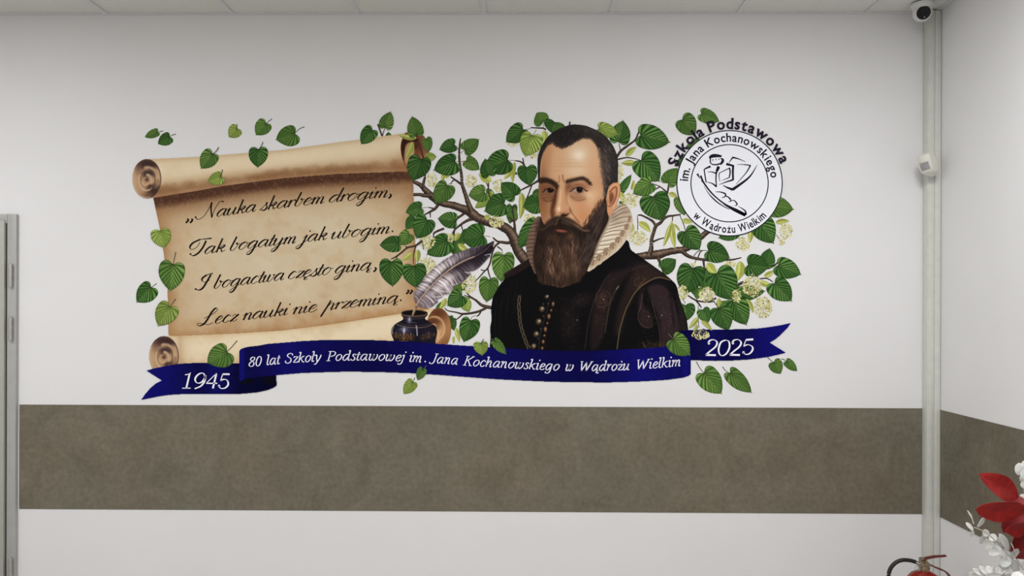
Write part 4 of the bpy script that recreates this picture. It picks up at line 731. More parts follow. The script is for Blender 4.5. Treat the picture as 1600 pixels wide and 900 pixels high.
def emblem_drawing():
    S = Strokes(); T = lambda pts: [(1030+x/4.286, 170+y/4.286) for x, y in pts]
    def ln(pts, w0, w1=None, wm=None):
        Q = catmull(T(pts), 7) if len(pts) > 2 else np.array(np.linspace(T(pts)[0], T(pts)[1], 8)); n = len(Q); w1 = w0 if w1 is None else w1
        t = np.linspace(0, 1, n); w = w0+(w1-w0)*t
        if wm: w = np.where(t < .5, w0+(wm-w0)*t*2, wm+(w1-wm)*(t*2-1))
        S.ribbon(Q, np.maximum(np.asarray(w)*1.38, .65))
    for r in (82.2, 60.3): 
        t = np.linspace(0, 2*np.pi, 121); S.ribbon(np.c_[1139.7+r*np.cos(t), 286.5+r*np.sin(t)], 1.7)
    ln([(338,334),(346,318),(378,311),(418,318)], 2.4, 1.6, 3.2); ln([(344,326),(380,322),(414,322)], 1.6, 1.2)
    ln([(342,330),(341,362)], 1.5); ln([(341,362),(358,374),(385,374),(408,368)], 1.2, 1.8); ln([(410,332),(425,342),(420,360),(406,374)], 1.2, 2.0, 3.4)
    for a, b in [((357,338),(360,352)),((378,335),(381,347)),((398,333),(401,345))]: ln([a,b], 1.3, .4)
    ln([(343,386),(320,396),(300,406)], 2.6, 1.2); ln([(300,406),(306,450),(313,492)], 1.4); ln([(313,492),(345,497),(365,508),(384,523)], .5, 2.2); ln([(322,424),(352,424),(382,434)], .4, 1.8); ln([(398,386),(380,418)], 3.6, 1.6); ln([(382,420),(379,470),(382,520)], 1.8, 1.2)
    ln([(384,428),(400,395)], 1.2, 2)
    ln([(402,430),(400,455),(406,488)], 1.2, .6); ln([(402,430),(440,412),(472,396)], .8, 1.2); ln([(470,398),(474,425),(468,462)], 1.8, 1.4); ln([(468,462),(440,472),(420,482)], 1.2, .4)
    ln([(448,370),(470,376),(496,382)], 3.2, 2); ln([(494,378),(492,430),(494,478)], 2.6, 2.2); ln([(494,476),(450,490),(400,508)], 2.2, .5)
    ln([(466,362),(490,328)], .5, 1.8); ln([(488,326),(530,336),(578,356)], 2.2, .4); ln([(520,374),(565,374),(612,381)], .4, 1.6); ln([(610,380),(580,430),(512,508)], 1.8, .5); ln([(655,376),(600,460),(490,542)], .4, 3.6, 2); ln([(492,542),(455,528),(424,512)], 3.4, .5)
    ln([(254,436),(262,450),(272,468)], 2.8, .6); ln([(276,448),(300,500),(360,575),(440,640),(520,680),(578,712)], 2.2, 3.4, 1.6); ln([(300,520),(340,580),(400,635),(470,675)], .3, .8, 1.6); ln([(284,482),(287,490)], 1.4)
    ln([(430,640),(500,680),(575,714)], .5, 3.2, 2.2); ln([(578,712),(574,684),(530,654)], 2.8, .5)
    ln([(375,557),(410,558),(444,570)], .5, 2.0); ln([(444,570),(440,588),(418,596)], 2.0, .6); ln([(420,598),(450,586),(478,608)], .5, 2.0); ln([(478,608),(476,620),(462,622)], 1.8, .5); ln([(468,622),(500,614),(522,640)], .5, 1.8); ln([(522,640),(514,648),(500,648)], 1.6, .4)
    return S
# ---------------------------------------------------------------- linden foliage: base x, y, tip x, y, width, tone (d dark, m mid, l light, y yellow)
BACK_LEAVES = [(608,219,608,206,12,'d'),(760,301,773,303,15,'m'),(770,306,741,325,17,'l'),(712,373,716,402,24,'d'),(730,362,718,384,15,'d'),(726,443,706,457,16,'m'),(724,469,733,488,19,'l'),(703,494,703,506,10,'d'),(707,499,709,517,12,'d'),
 (1101,420,1102,456,26,'d'),(1150,460,1196,455,26,'d'),(1091,450,1088,468,16,'m'),(970,298,986,272,13,'d'),(641,356,640,369,19,'l'),(1085,452,1082,460,10,'d'),(800,322,797,350,18,'d'),(800,330,806,346,14,'m'),(971,315,973,325,8,'d'),(692,474,680,482,8,'m'),(1122,478,1146,472,12,'m')]
MAIN_LEAVES = [(710,226,686,232.5,22,'d'),(711,253,677.5,266,33,'d'),(726,234,748,217,23,'m'),(729,251,749,265.5,22,'m'),(793,250,757,263,39,'d'),(764,274,756,248.5,25,'d'),(823.5,261.5,825.5,290,32,'d'),(804.5,306,781.5,287,28,'d'),
 (757,300,732.5,307.5,28,'m'),(788,318,756,327,36,'d'),(842,317,817.5,324,31,'d'),(842,300,831,304,12,'d'),(838,350,809,387,32,'d'),(699,290,681,318.5,30,'m'),(711,345,684,342,27,'d'),(699,377,666.5,397,34,'d'),(755,368,720.5,374,38,'d'),
 (786.5,399,785,441,36,'m'),(764,437,760.5,472.5,31,'m'),(722,462,699,478,28,'d'),(735.5,501,727,535,31,'d'),(848,191,837,177.5,26,'m'),(867,191,861,208,33,'d'),(817,202,791.5,223.5,28,'d'),(832,212,823,245.5,36,'l'),
 (967,221,973.5,188,32,'d'),(936,201,966,211,23,'l'),(1002,250,1033,281,43,'d'),(1001,212,1047,221.5,39,'d'),(1043,286,1058,262,26,'m'),(1017,286.5,988,301.5,29,'m'),(1020.5,307,1031.5,345.5,46,'d'),(1062,310,1068,337,22,'m'),(1066,187,1088,209,31,'m'),(1096,178,1124,190,22,'m'),(1076,233,1094,214,13,'m'),(1060,259,1070,240,11,'d'),
 (1071,361.5,1092,391.5,36,'d'),(1036,420,1056.5,405.5,23,'d'),(1197,414,1203.5,388,24,'d'),(1203,322,1240,326,32,'m'),(1185,345,1211,378.5,40,'d'),(1150,362,1123,373,20,'d'),
 (1146,470,1166,508,34,'d'),(1098,484,1106,504.5,21,'d'),(1071,477,1072,503,30,'d'),(1123.5,482.5,1138,516.5,34,'d'),(1169,413.5,1200,421,36,'d'),(1216,415,1251,430,31,'d'),(1210,442.5,1235,472,36,'d'),(1082,419,1072,460.5,45,'d'),(1107,391.5,1141,401,34,'d'),(1119.5,427.5,1144,469,48,'d')]
FRONT_LEAVES = [(582,203.5,564,225.5,25,'d'),(602,199,608.5,174,22,'m'),(650.5,211,642,182.5,25,'m'),(666,217,671,238,16,'m'),(667.5,246,682,245,14,'l'),(657.5,248.5,648,283.5,37,'d'),(658,325,633.5,331,23,'d'),(648,342,633,357,18,'d'),(667.5,343.5,649,371.5,33,'d'),
 (640,366,622,383,22,'m'),(623,381,593,381.5,27,'d'),(646,416,648,450,38,'d'),(612,409,611.5,448,37,'d')]
BRACTS_BACK = [(815,301,812.5,342,12),(804,253,801,286,9),(803,258,788,280,11),(768,283,748,271,13),(850,204,851,221,10),(718,364,711,377,9),(716,381,732,391,10),(712,512,718,535,8),(709,525,709,538,5),(697,466,686,484,9),(987,297,990,281,7),(970,300,979,317,8),(978,244,994.5,229.5,10),(994,255,970.5,255,10),(1045,302,1058.5,308,8),
 (1157,408,1152,439,16),(1105,411,1120,429,14),(1194,432,1209.5,423,9),(1202,445,1185.5,438,10),(1123,466,1123,480,8),(1166,467,1177,489,8),(1175,355,1172,379,10),(1212,348,1233,345.5,9),(1066,344,1082,348,9),(998,347,1016.5,363,11),(1049,346,1055,389,10),(1048,350,1036.5,386,8),(1053,350,1063,362,4),(984,364,989,349,8),(693,271,691,284,7),(757,341,766,337,9),(702,276,689,272,8),(1139,475,1155.5,482,7)]
BRACTS_FRONT = [(651,216,622.5,211,9),(645,222,634.5,247,10),(644,395,628,406.5,10),(653,390,652.5,411,10)]
BRACTS_RIBBON = [(1091,496,1076.5,513,8),(1096,501,1112.5,516.5,7),(1089,507,1083,521,6)]
LOOSE = [  # base, tip, width, tone, stalk end, own sticker?, label
 (246,206.5,226,214,14,'m',255,204.5,1,'small green leaf sticker at the far upper left of the wall mural'), (265,214,247,225.5,20,'d',275,209.5,1,'green heart-shaped leaf sticker just below and right of the far upper left leaf'),
 (371,201,357,214,21,'l',370,194,1,'pale yellow-green leaf sticker above the parchment scroll'), (416,193,400,211.5,25,'m',425,186,1,'dark green leaf sticker highest above the parchment scroll'),
 (461,209,432,221,32,'m',476,198,1,'largest green leaf sticker above the parchment scroll, with a long stalk'), (236,449,213.5,472.5,31,'d',245,443,1,'dark green leaf sticker alone on the wall left of the parchment'),
 (645,597,630,615.5,19,'l',648,590,1,'small yellow-green leaf sticker below the middle of the blue ribbon'), (1100,583,1127,616,37,'m',1088,565,1,'large green leaf sticker below the ribbon tail with the year 2025'),
 (1141,583,1173,615.5,25,'m',1129,573,1,'narrow green leaf sticker right of the large leaf below the ribbon'), (1209,566,1221,583.5,21,'m',1199,558,1,'small round leaf sticker below the swallowtail end of the ribbon'),
 (1229,565,1246.5,579,14,'m',1221,561,1,'smallest leaf sticker at the far lower right of the wall mural'),
 (404,233.5,404.5,262,30,'d',411,222,0,''),(332,240.5,314,263.5,28,'m',342,230,0,''),(346,276.5,325.5,285.5,21,'l',348,265,0,''),(251,361,255.5,388,30,'l',None,0,0,''),(271,413.5,263.5,454.5,41,'m',275,394,0,''),(266,479,248.5,510,33,'l',275,467,0,''),
 (355,550,326,570,38,'m',371,532,0,''),(661,577,652,593.5,15,'m',666,571,0,''),(751,536,752,555.5,21,'l',756,530,0,''),(773,533,792,552.5,15,'m',768,529,0,''),(1052,530,1080,552.5,33,'m',1044,521,0,'')]
TONE = {'d': ((38,72,29),(98,134,68),(22,44,18)), 'm': ((62,94,40),(116,144,72),(36,60,26)), 'l': ((106,126,54),(158,174,92),(66,88,34)), 'y': ((158,164,78),(200,202,126),(116,126,56))}
HALF = np.array([(0,0),(-.055,.07),(-.115,.17),(-.13,.28),(-.09,.385),(.0,.46),(.13,.5),(.28,.505),(.42,.485),(.56,.43),(.69,.345),(.80,.245),(.88,.155),(.935,.075),(.97,.03),(1.04,0)])
def leaf_geo(bx, by, tx, ty, W, tone, seed, stalk=None):
    # a cordate linden leaf as a fan of rings about the notch; colours follow the veins
    R = np.random.RandomState(seed); b = np.array((bx, by), float); ax = np.array((tx-bx, ty-by), float); L = np.hypot(*ax); ax /= L; pv = np.array((-ax[1], ax[0]))
    up = catmull(HALF, 5); a1, a2 = R.uniform(.92, 1.08, 2)
    s = np.r_[up*(1, a1), (up*(1, -a2))[::-1][1:-1]]; n = len(s); k = np.arange(n)
    ser = 1 + .014*np.sin(k*2.6)*(np.abs(s[:, 1]) > .12); s = s*ser[:, None]
    bend = R.uniform(-.10, .10)
    rings = np.array([.0,.08,.17,.27,.37,.47,.57,.66,.75,.83,.9,.96,1.0])
    uv = (rings[1:, None, None]*s[None]).reshape(-1, 2); uv = np.r_[[[0, 0]], uv]
    u, v = uv[:, 0], uv[:, 1]
    d0, d1, d2 = [np.array(c, float)*R.uniform(.92, 1.08) for c in TONE[tone]]
    best = np.full(len(u), 9.0); sec = np.full(len(u), 9.0)
    for sd in (1, -1):
        for u0, ang in ((0,128),(0,92),(0,62),(.08,50),(.22,46),(.36,42),(.5,38),(.64,34),(.78,30)):
            an = np.radians(ang+R.uniform(-3, 3)); t = np.linspace(0, .62, 7); c = np.c_[u0 + t*np.cos(an) + .35*t*t, sd*t*np.sin(an)*.95]
            dd = np.full(len(u), 9.0)
            for i in range(6):
                q, _ = seg_dist(u, v, c[i], c[i+1]); dd = np.minimum(dd, q)
            sec = np.minimum(sec, np.maximum(best, dd)); best = np.minimum(best, dd)
    t = best/(best+sec+1e-6)*2; st = sstep(.25, .95, t)
    side = (v > 0)*1.0; lit = R.choice([0, 1]); st = st*(.55 + .45*(side == lit)) * (.65+.5*R.rand())
    col = d0*(1-st[:, None]) + d1*st[:, None]
    ve = (1-sstep(.0, .03, best))*.55; col = col*(1-ve[:, None]) + d2*ve[:, None]
    mr = (1-sstep(.006, .03, np.abs(v)))*(u > 0); col = col*(1-.6*mr[:, None]) + (d1*.6+d2*.4)*(.6*mr[:, None])
    nz = np.array([R.uniform(.93, 1.07) for _ in range(len(u))]); col = col*nz[:, None]
    rim = np.r_[0, np.repeat(rings[1:], n)]; col = col*(1 - .16*sstep(.86, 1, rim))[:, None]; col = col*(1 - .22*np.exp(-((u/.16)**2+(v/.12)**2)))[:, None]
    P = b + np.outer(u*L, ax) + np.outer(v*W + bend*W*np.clip(u, 0, 1)**2, pv)
    F = [(0, 1+i, 1+(i+1) % n) for i in range(n)]
    for r in range(len(rings)-2):
        o = 1+r*n; F += [(o+i, o+n+i, o+n+(i+1) % n, o+(i+1) % n) for i in range(n)]
    V = [tuple(p) for p in P]; C = [tuple(c) for c in col]
    if stalk:
        S = Strokes(); e = np.array(stalk, float); m = (b+e)/2 + pv*R.uniform(-.12, .12)*np.hypot(*(e-b)); Q = catmull([tuple(b+ax*1.5), tuple(m), tuple(e)], 6); S.ribbon(Q, np.linspace(1.0, 1.5, len(Q)))
        k0 = len(V); V += S.v; F += [tuple(i+k0 for i in f) for f in S.f]; C += [(78,84,60)]*len(S.v)
    return V, F, C
def bract_geo(bx, by, tx, ty, W, seed):
    R = np.random.RandomState(seed); b = np.array((bx, by), float); ax = np.array((tx-bx, ty-by), float); L = np.hypot(*ax); ax /= L; pv = np.array((-ax[1], ax[0]))
    d0, d1, d2 = [np.array(c, float)*R.uniform(.9, 1.06) for c in TONE['y']]; bend = R.uniform(-.2, .2)
    V, C, F = [], [], []; N = 14
    for i, u in enumerate(np.linspace(0, 1, N)):
        h = np.sin(np.pi*min(1, u**.8))**.75*.5*(1-.12*u) if 0 < u < 1 else .02
        for j, q in enumerate((-1, -.6, -.15, 0, .15, .6, 1)):
            V.append(tuple(b + ax*u*L + pv*(q*h*W + bend*W*np.sin(np.pi*u)))); f = abs(q)
            c = d1*(1-f)+d0*f if q > 0 else d0*.94; c = d2*.5+c*.5 if j == 3 else c; C.append(tuple(c*R.uniform(.95, 1.05)))
    F = [(i*7+j, i*7+j+1, i*7+j+8, i*7+j+7) for i in range(N-1) for j in range(6)]
    return V, F, C
FLOWERS_BACK = [(675,281,8,11),(736,283,9,10),(779,290,9,10),(834,240,8,7),(802,225,7,5),(828,341,10,7),(701,373,9,9),(733,443,12,16),(966,270,8,15),(985,313,13,11),(997,372,14,12),(1161,381,11,11),(1228,361,10,12),(1221,378,5,5),(1141,413,9,5),(1084,413,4,3)]
FLOWERS_FRONT = [(776,347,11,9),(667,378,12,12),(668,415,12,14),(1104,460,12,11),(1066,457,9,11),(1151,462,7,10),(1175,447,15,16),(1192,480,14,17),(1095,523,14,7)]
def flower_geo(cx, cy, rx, ry, seed, berries=False):
    R = np.random.RandomState(seed); V, F, C = [], [], []
    PAL = [(226,222,178),(214,208,148),(196,188,108),(178,164,80),(232,230,204),(160,168,94),(136,112,58),(204,200,132)]
    for k in range(int(18 + rx*ry*1.5)):
        a = R.uniform(0, 6.283); r = np.sqrt(R.rand())*(1 if R.rand() < .9 else 1.15); x = cx+rx*r*np.cos(a); y = cy+ry*r*np.sin(a)
        s = R.uniform(.55, 1.5); e = R.uniform(.4, 1); th = R.uniform(0, 3.14); c = np.array(PAL[R.choice(8, p=[.22,.2,.15,.1,.13,.08,.05,.07])])*R.uniform(.85, 1.03); n = 6; k0 = len(V)
        for t in np.linspace(0, 2*np.pi, n, endpoint=False):
            p, q = s*np.cos(t), s*e*np.sin(t); V.append((x+p*np.cos(th)-q*np.sin(th), y+p*np.sin(th)+q*np.cos(th), k)); C.append(tuple(c))
        F.append(tuple(range(k0, k0+n)))
    if berries:
        for j, (x, y) in enumerate([(1088,519),(1096,520.5),(1099,517)]):
            k0 = len(V); V += [(x+3.4*np.cos(t), y+3.6*np.sin(t), 400+j) for t in np.linspace(0, 6.283, 12, endpoint=False)]; C += [(58,54,62)]*12; F.append(tuple(range(k0, k0+12)))
            k0 = len(V); V += [(x-1+1.2*np.cos(t), y-1+1.2*np.sin(t), 410+j) for t in np.linspace(0, 6.283, 8, endpoint=False)]; C += [(128,124,126)]*8; F.append(tuple(range(k0, k0+8)))
    return V, F, C
# branches: points and widths
BRANCH_LEFT = [([(830,418),(820,406),(811,394),(806,381),(802,370),(795,360),(780,351),(762,346.5),(745,339.5),(733,330),(720,325),(706,320.5),(692,318),(681,311),(671,303.5),(662,294),(655,288),(644,283)],[17,17,16,16,16,15,14,14,14,15,12,11,10,13,11,8,6.5,5]),
 ([(675,305),(664,305.6),(655,304),(643,304.5)],[8,6,5,4.5]),([(663,295),(661.5,287),(664,277),(663.5,270)],[6,4.5,3.5,3]),
 ([(737,331),(732,318),(727,303),(722,288),(721.5,277),(720,266),(718,252),(717.5,238),(718.5,224),(719.7,216)],[10,7.5,6,5,4.6,4,3.6,3.2,2.6,1.4]),([(722,289),(714,283),(704,276)],[4,3,2]),([(711,281),(707,283),(704.5,288)],[2,1.8,1.2])]
TWIGS_BACK = [([(729,330),(722,336),(713,343),(711,355),(709,369),(708,396)],[5,4,3.2,2.6,2.2,1.6]),([(742,341),(734,343),(725,347.5),(715,355),(709,361),(706,368)],[7,5,4,3,2.5,1.5]),([(721,352),(723,360),(725,363)],[2,1.8,1.2]),
 ([(686,317),(680,326),(670,332),(663.5,335.5)],[6,4.4,3,2]),([(672,331),(672.5,340)],[2.4,1.4]),([(679,326),(669,324)],[2.4,1.4]),([(694,357),(684,361),(678,364.5),(677.5,371)],[3.8,3.4,3,2]),
 ([(804.5,362),(804,351),(802.5,338),(800,322)],[5,3.6,2.8,2]),([(804,348),(799,343),(794,339)],[2.4,2.2,1.4]),([(805,345),(809.5,340)],[2,1.2]),([(802,377),(794,379.5),(785,378.5),(777,377),(770,371)],[7,5,4.4,3,2]),([(781,378.5),(773.5,385),(769,396),(766,410),(762,419),(757,424),(749,433),(741,441)],[3.6,3,2.6,2.6,2.6,2.2,1.8,1.2]),
 ([(777,385),(781,388),(785,391)],[2.4,2,1.2]),([(762,419),(764,428),(767,437)],[2.2,2,1.8]),([(757,423),(751,421.5)],[2,1.4]),([(845,280),(830,289),(818,295),(813,298)],[4,2.8,2.4,1.6]),([(831,289),(826,303),(821.5,313),(818,317)],[2.2,2,2,1.8]),([(800,271),(808,271)],[3.6,3.6]),
 ([(805,251),(814,253),(820,259)],[1.6,2.4,2.4]),([(817,247),(818,254),(820,260)],[2,2,2]),([(774,482),(760,479),(752,476.5),(744,469.5),(736,464.5),(729,458)],[6,5,4.4,3.6,2.8,1.6]),([(760,481),(745,487.5),(724,490.5),(713,488),(700,485.5),(695,481)],[4.2,3.6,3.2,2.2,1.8,1.4]),([(724,490.5),(716,497),(712,500)],[2.4,2,1.4]),([(752,485),(749,491),(745,494.5)],[2.6,2.2,1.6]),([(737,466),(725,461)],[2,1.4]),
 ([(829,199.5),(840,200),(849,200.5),(853,203)],[1.6,2.2,2.6,2.6]),([(889.5,198),(890.5,190)],[2.2,2.6]),([(590,194),(593.5,203),(597.5,214)],[2,2.4,2.6]),([(602,199),(599,207),(597.5,213)],[1,1.4,1.8]),([(763,273),(763.5,285),(763,300),(766,309)],[1.2,1.8,2.4,2.2]),([(760,285),(763,293)],[1.6,1.6])]
BRANCH_RIGHT = [([(992,402),(1004,400),(1016,399),(1030,397.5),(1042,394),(1056,391.5),(1067,390),(1078,386),(1090,376),(1098,368),(1110,358)],[10,11,13,14,11,10,10,8,8,8.5,8]),([(1014,399),(1017.5,388),(1018,375),(1021,364),(1025,353),(1032,348),(1037,342),(1044,338),(1052,337),(1064,335)],[9,7,5.6,5.4,5.4,5,4.4,3.6,3,1.8]),
 ([(1025,354),(1020,346),(1011,340.5),(1001,336),(996,337)],[4.4,4,3,2.6,1.4]),([(1020,378),(1029,374),(1038,371.5)],[3,2.4,1.4]),([(1066,392),(1072,398),(1080,402),(1091,404.5),(1102,406),(1116,408),(1132,406.5),(1146,405.5),(1158.5,402.5)],[7,6,5,4.4,4,3,2.8,2.6,1.4]),([(1028,402),(1032,412),(1035,421),(1037.5,428)],[6,3.8,3,2]),([(1099,406),(1100,415),(1101,424)],[4,3,2])]
TWIGS_RIGHT = [([(1090,404),(1094,394),(1099,391)],[2,1.8,1.2]),([(1073.5,460.5),(1083,467),(1092,470.5),(1106,472),(1117,471)],[2,2.6,2.6,2.2,1.4]),([(1087,469),(1092,475),(1096,481)],[2.6,2.4,1.6]),([(1091,477),(1091,495),(1092,512)],[1,1,1]),([(1100,470),(1112,469),(1119,465.5)],[2,3,3]),([(1150,447),(1158,442.5),(1166,440)],[5,4.6,4]),([(1198,420),(1209,415.5),(1219,405.5)],[3,2.8,1.6]),([(1186,436),(1198,435),(1208,441)],[2,2,1.2]),
 ([(962,248),(970,236),(981,227.5),(992,219),(996,211),(999,203.5)],[4,4,3.4,2.8,2.4,1.8]),([(962,250),(977,246.5),(987,247),(1000,250)],[2.4,2.2,1.8,1]),([(967,221),(968,228),(969.5,236)],[1.1,1.2,1.6]),([(990,220),(996,221)],[2,1.4]),([(1042,305),(1044,295),(1045,288)],[2.4,2.8,2.6]),([(1018,286.5),(1030,291),(1038,297),(1044,302)],[.9,1.6,2.4,2.4]),([(1031,292),(1022,297)],[2,1.6]),([(1054,248),(1056,258),(1060,250)],[2,2.2,2]),
 ([(996,338),(996.5,350),(996,366)],[1.2,1.3,1]),([(1051,338),(1050.5,346)],[1.6,1.3]),([(1062,336),(1068,350),(1071,361)],[1,1.4,1]),([(1082,419),(1086,410),(1089,404)],[.9,1.1,1.4]),([(1084,400),(1092,392),(1106,391.5)],[1.4,1.2,.8]),([(1067,468),(1071,474)],[.9,1]),([(1213,367),(1218,374)],[1,1]),([(1116,472),(1123,482)],[1.2,.8])]
TWIGS_FRONT = [([(650.5,211),(654,222),(658,234),(662,248)],[1.4,2.2,2.6,2.4]),([(660,376),(649,384),(637,387),(627,395),(619,401),(611,405)],[3.8,3,3,2.8,2.4,1.6]),([(650,384.5),(646.5,397),(646,416)],[2,1.6,1]),([(637,387),(633,384.5)],[2,1.2]),([(621,400),(619,406)],[1.6,1.2]),([(660,377),(662,390)],[1.2,1.2]),([(655,222),(652,217)],[1.2,1.2])]
STALKS = [((726,234),(718,241)),((711,228),(717.5,234)),((729,251),(719,253)),((711,253),(718,252)),((793,250),(805,251)),((786.5,399),(784,391)),((735.5,501),(738,495),(744,493)),((658,325),(668,324)),((755,368),(766,370)),((848.5,191),(849,200)),((832,212),(838,203)),((699,290),(704,286)),((823.5,262),(820,259)),((1216,415),(1211,416)),((1001,212),(995,214)),((818,203),(829,201))]
def branch_geo(strokes, seed):
    R = np.random.RandomState(seed); V, F, C = [], [], []; Q5 = np.array((-1,-.66,-.3,.05,.4,.72,1.0)); K = len(Q5)
    for li, (pts, ws) in enumerate(strokes):
        n = 5; P = catmull(pts, n); w = np.interp(np.linspace(0, 1, len(P)), np.linspace(0, 1, len(ws)), ws)
        # refine to about one sample a pixel
        L = np.r_[0, np.cumsum(np.hypot(*np.diff(P, axis=0).T))]; m = max(4, int(L[-1]/1.2)); t = np.linspace(0, L[-1], m); P = np.c_[np.interp(t, L, P[:, 0]), np.interp(t, L, P[:, 1])]; w = np.interp(t, L, w)
        d = np.gradient(P, axis=0); d /= np.maximum(np.hypot(d[:, 0], d[:, 1]), 1e-9)[:, None]; nn = np.c_[-d[:, 1], d[:, 0]]; nn[nn[:, 1] > 0] *= 1
        flip = np.where(nn[:, 1] > 0, 1, -1)      # +q points down the wall
        knob = 1 + .14*np.maximum(0, R.randn(m)).clip(0, 2)*(R.rand(m) < .35); knob = np.convolve(np.pad(knob, 1, mode='edge'), (.25,.5,.25), 'valid'); kL = knob; kR = knob[::-1]
        ring = R.uniform(.82, 1.14, m); k0 = len(V)
        for i in range(m):
            for q in Q5:
                off = q*w[i]/2*(kL[i] if q < 0 else kR[i]); V.append(tuple(P[i]+nn[i]*flip[i]*off)+(li*25,))
                big = min(1, w[i]/8)
                hi = np.exp(-((q+.25)/.42)**2)
                c = np.array((52,40,34))*(1-hi*.9) + np.array((128,108,90))*hi*(.35+.55*big); c = c*ring[i]*R.uniform(.86, 1.14)
                if abs(q) > .9: c = c*.72
                C.append(tuple(c))
        F += [(k0+i*K+j, k0+i*K+j+1, k0+(i+1)*K+j+1, k0+(i+1)*K+j) for i in range(m-1) for j in range(K-1)]
    return V, F, C
# ---------------------------------------------------------------- the mural: one printed vinyl on the wall, its motifs as parts
INK = 1.16; UNIT = 2.0e-5
def ink_mesh(name, V, F, C, layer, parent=None, origin=None):
    # V in photo pixels (third value = sub-layer), C in sRGB 0..255, or one colour for all
    V = np.array([(v[0], v[1], v[2] if len(v) > 2 else 0) for v in V], float); W = wall_pts(V[:, :2]); W[:, 1] = -(layer*UNIT + V[:, 2]*1.2e-7)
    o3 = Vector(origin) if origin is not None else Vector((float(W[:, 0].mean()), 0.0, float(W[:, 2].mean())))
    me = bpy.data.meshes.new(name); me.from_pydata((W - np.array(o3)).tolist(), [], [tuple(f) for f in F]); paint(me, C, len(V))
    return link(bpy.data.objects.new(name, me), parent, o3)
def paint(me, C, n):
    C = np.asarray(C, float); L = np.clip(lin(np.clip(C, 0, 255))*INK, 0, .95)
    if L.ndim == 1: L = np.tile(L, (n, 1))
    at = me.color_attributes.new('ink', 'FLOAT_COLOR', 'POINT'); at.data.foreach_set('color', np.c_[L, np.ones(n)].astype(np.float32).ravel()); me.materials.append(M_PRINT)
def canvas_mesh(name, c, labs, layer, parent=None):
    labs = labs if isinstance(labs, tuple) else (labs,)
    M = np.isin(c.lab, labs); js, is_ = np.nonzero(M); H, Wd = c.H+1, c.W+1
    quad = np.stack([js*Wd+is_, js*Wd+is_+1, (js+1)*Wd+is_+1, (js+1)*Wd+is_], 1)
    used, inv = np.unique(quad, return_inverse=True); quad = inv.reshape(-1, 4)
    vy, vx = used//Wd, used % Wd
    # vertex colour: mean of the painted neighbours
    acc = np.zeros((len(used), 3)); cnt = np.zeros(len(used)); col = c.rgb[js, is_]
    for k in range(4): np.add.at(acc, quad[:, k], col); np.add.at(cnt, quad[:, k], 1)
    P = np.c_[c.x0 + vx/c.sc, c.y0 + vy/c.sc]
    # pull the stair-stepped outline straight: two relaxations of the border loop
    edges = np.r_[quad[:, [0,1]], quad[:, [1,2]], quad[:, [2,3]], quad[:, [3,0]]]; key = np.sort(edges, 1); uk, ct = np.unique(key, axis=0, return_counts=True); be = uk[ct == 1]
    for _ in range(3):
        s = np.zeros_like(P); q = np.zeros(len(P)); np.add.at(s, be[:, 0], P[be[:, 1]]); np.add.at(s, be[:, 1], P[be[:, 0]]); np.add.at(q, be[:, 0], 1); np.add.at(q, be[:, 1], 1)
        m = q == 2; P[m] = P[m]*.5 + s[m]/q[m][:, None]*.5
    W = wall_pts(P, layer*UNIT); o3 = Vector((float(W[:, 0].mean()), 0.0, float(W[:, 2].mean()))); W = W - np.array(o3)
    me = bpy.data.meshes.new(name); n, f = len(W), len(quad)
    me.vertices.add(n); me.vertices.foreach_set('co', W.astype(np.float32).ravel()); me.loops.add(4*f); me.loops.foreach_set('vertex_index', quad[:, ::-1].astype(np.int32).ravel())
    me.polygons.add(f); me.polygons.foreach_set('loop_start', np.arange(0, 4*f, 4, dtype=np.int32)); me.update(calc_edges=True)
    paint(me, acc/cnt[:, None], n); return link(bpy.data.objects.new(name, me), parent, o3)
def poly_canvas(pts, sc=1.2, pad=2):
    P = np.array(pts); return Canvas(int(P[:, 0].min())-pad, int(P[:, 1].min())-pad, int(P[:, 0].max())+pad, int(P[:, 1].max())+pad, sc)
mural = empty('wall_mural', on_wall(735, 615), 'wide colour wall mural of parchment, bearded man in a ruff, linden boughs and blue ribbon', 'mural')
n_l = 0
def leaves(lst, layer, bract=False):
    global n_l
    for k, (bx, by, tx, ty, w, *t) in enumerate(lst):
        n_l += 1
        g = bract_geo(bx, by, tx, ty, w, n_l) if bract else leaf_geo(bx, by, tx, ty, w, t[0], n_l)
        ink_mesh('bract' if bract else 'linden_leaf', *g, layer + k*.5, mural)
S = Strokes()
for a, *r in STALKS:
    q = catmull([a]+list(r), 5) if len(r) > 1 else np.array([a, r[0]], float); S.ribbon(q, 1.0)
leaves(BACK_LEAVES, 10)
ink_mesh('leaf_stalks', S.v, S.f, (112,116,84), 22, mural)['kind'] = 'stuff'
for k, s in enumerate(TWIGS_BACK + TWIGS_RIGHT): ink_mesh('twig', *branch_geo([s], k), 24+k*.1, mural)
for k, s in enumerate((BRANCH_LEFT, BRANCH_RIGHT)): ink_mesh('branch', *branch_geo(s, 90+k), 30+k, mural)
leaves(BRACTS_BACK, 34, True)
for k, f in enumerate(FLOWERS_BACK): ink_mesh('flower_cluster', *flower_geo(*f, k), 52+k*.5, mural)
leaves(MAIN_LEAVES, 64)
for k, f in enumerate(FLOWERS_FRONT[:-1]): ink_mesh('flower_cluster', *flower_geo(*f, 40+k), 96+k*.5, mural)
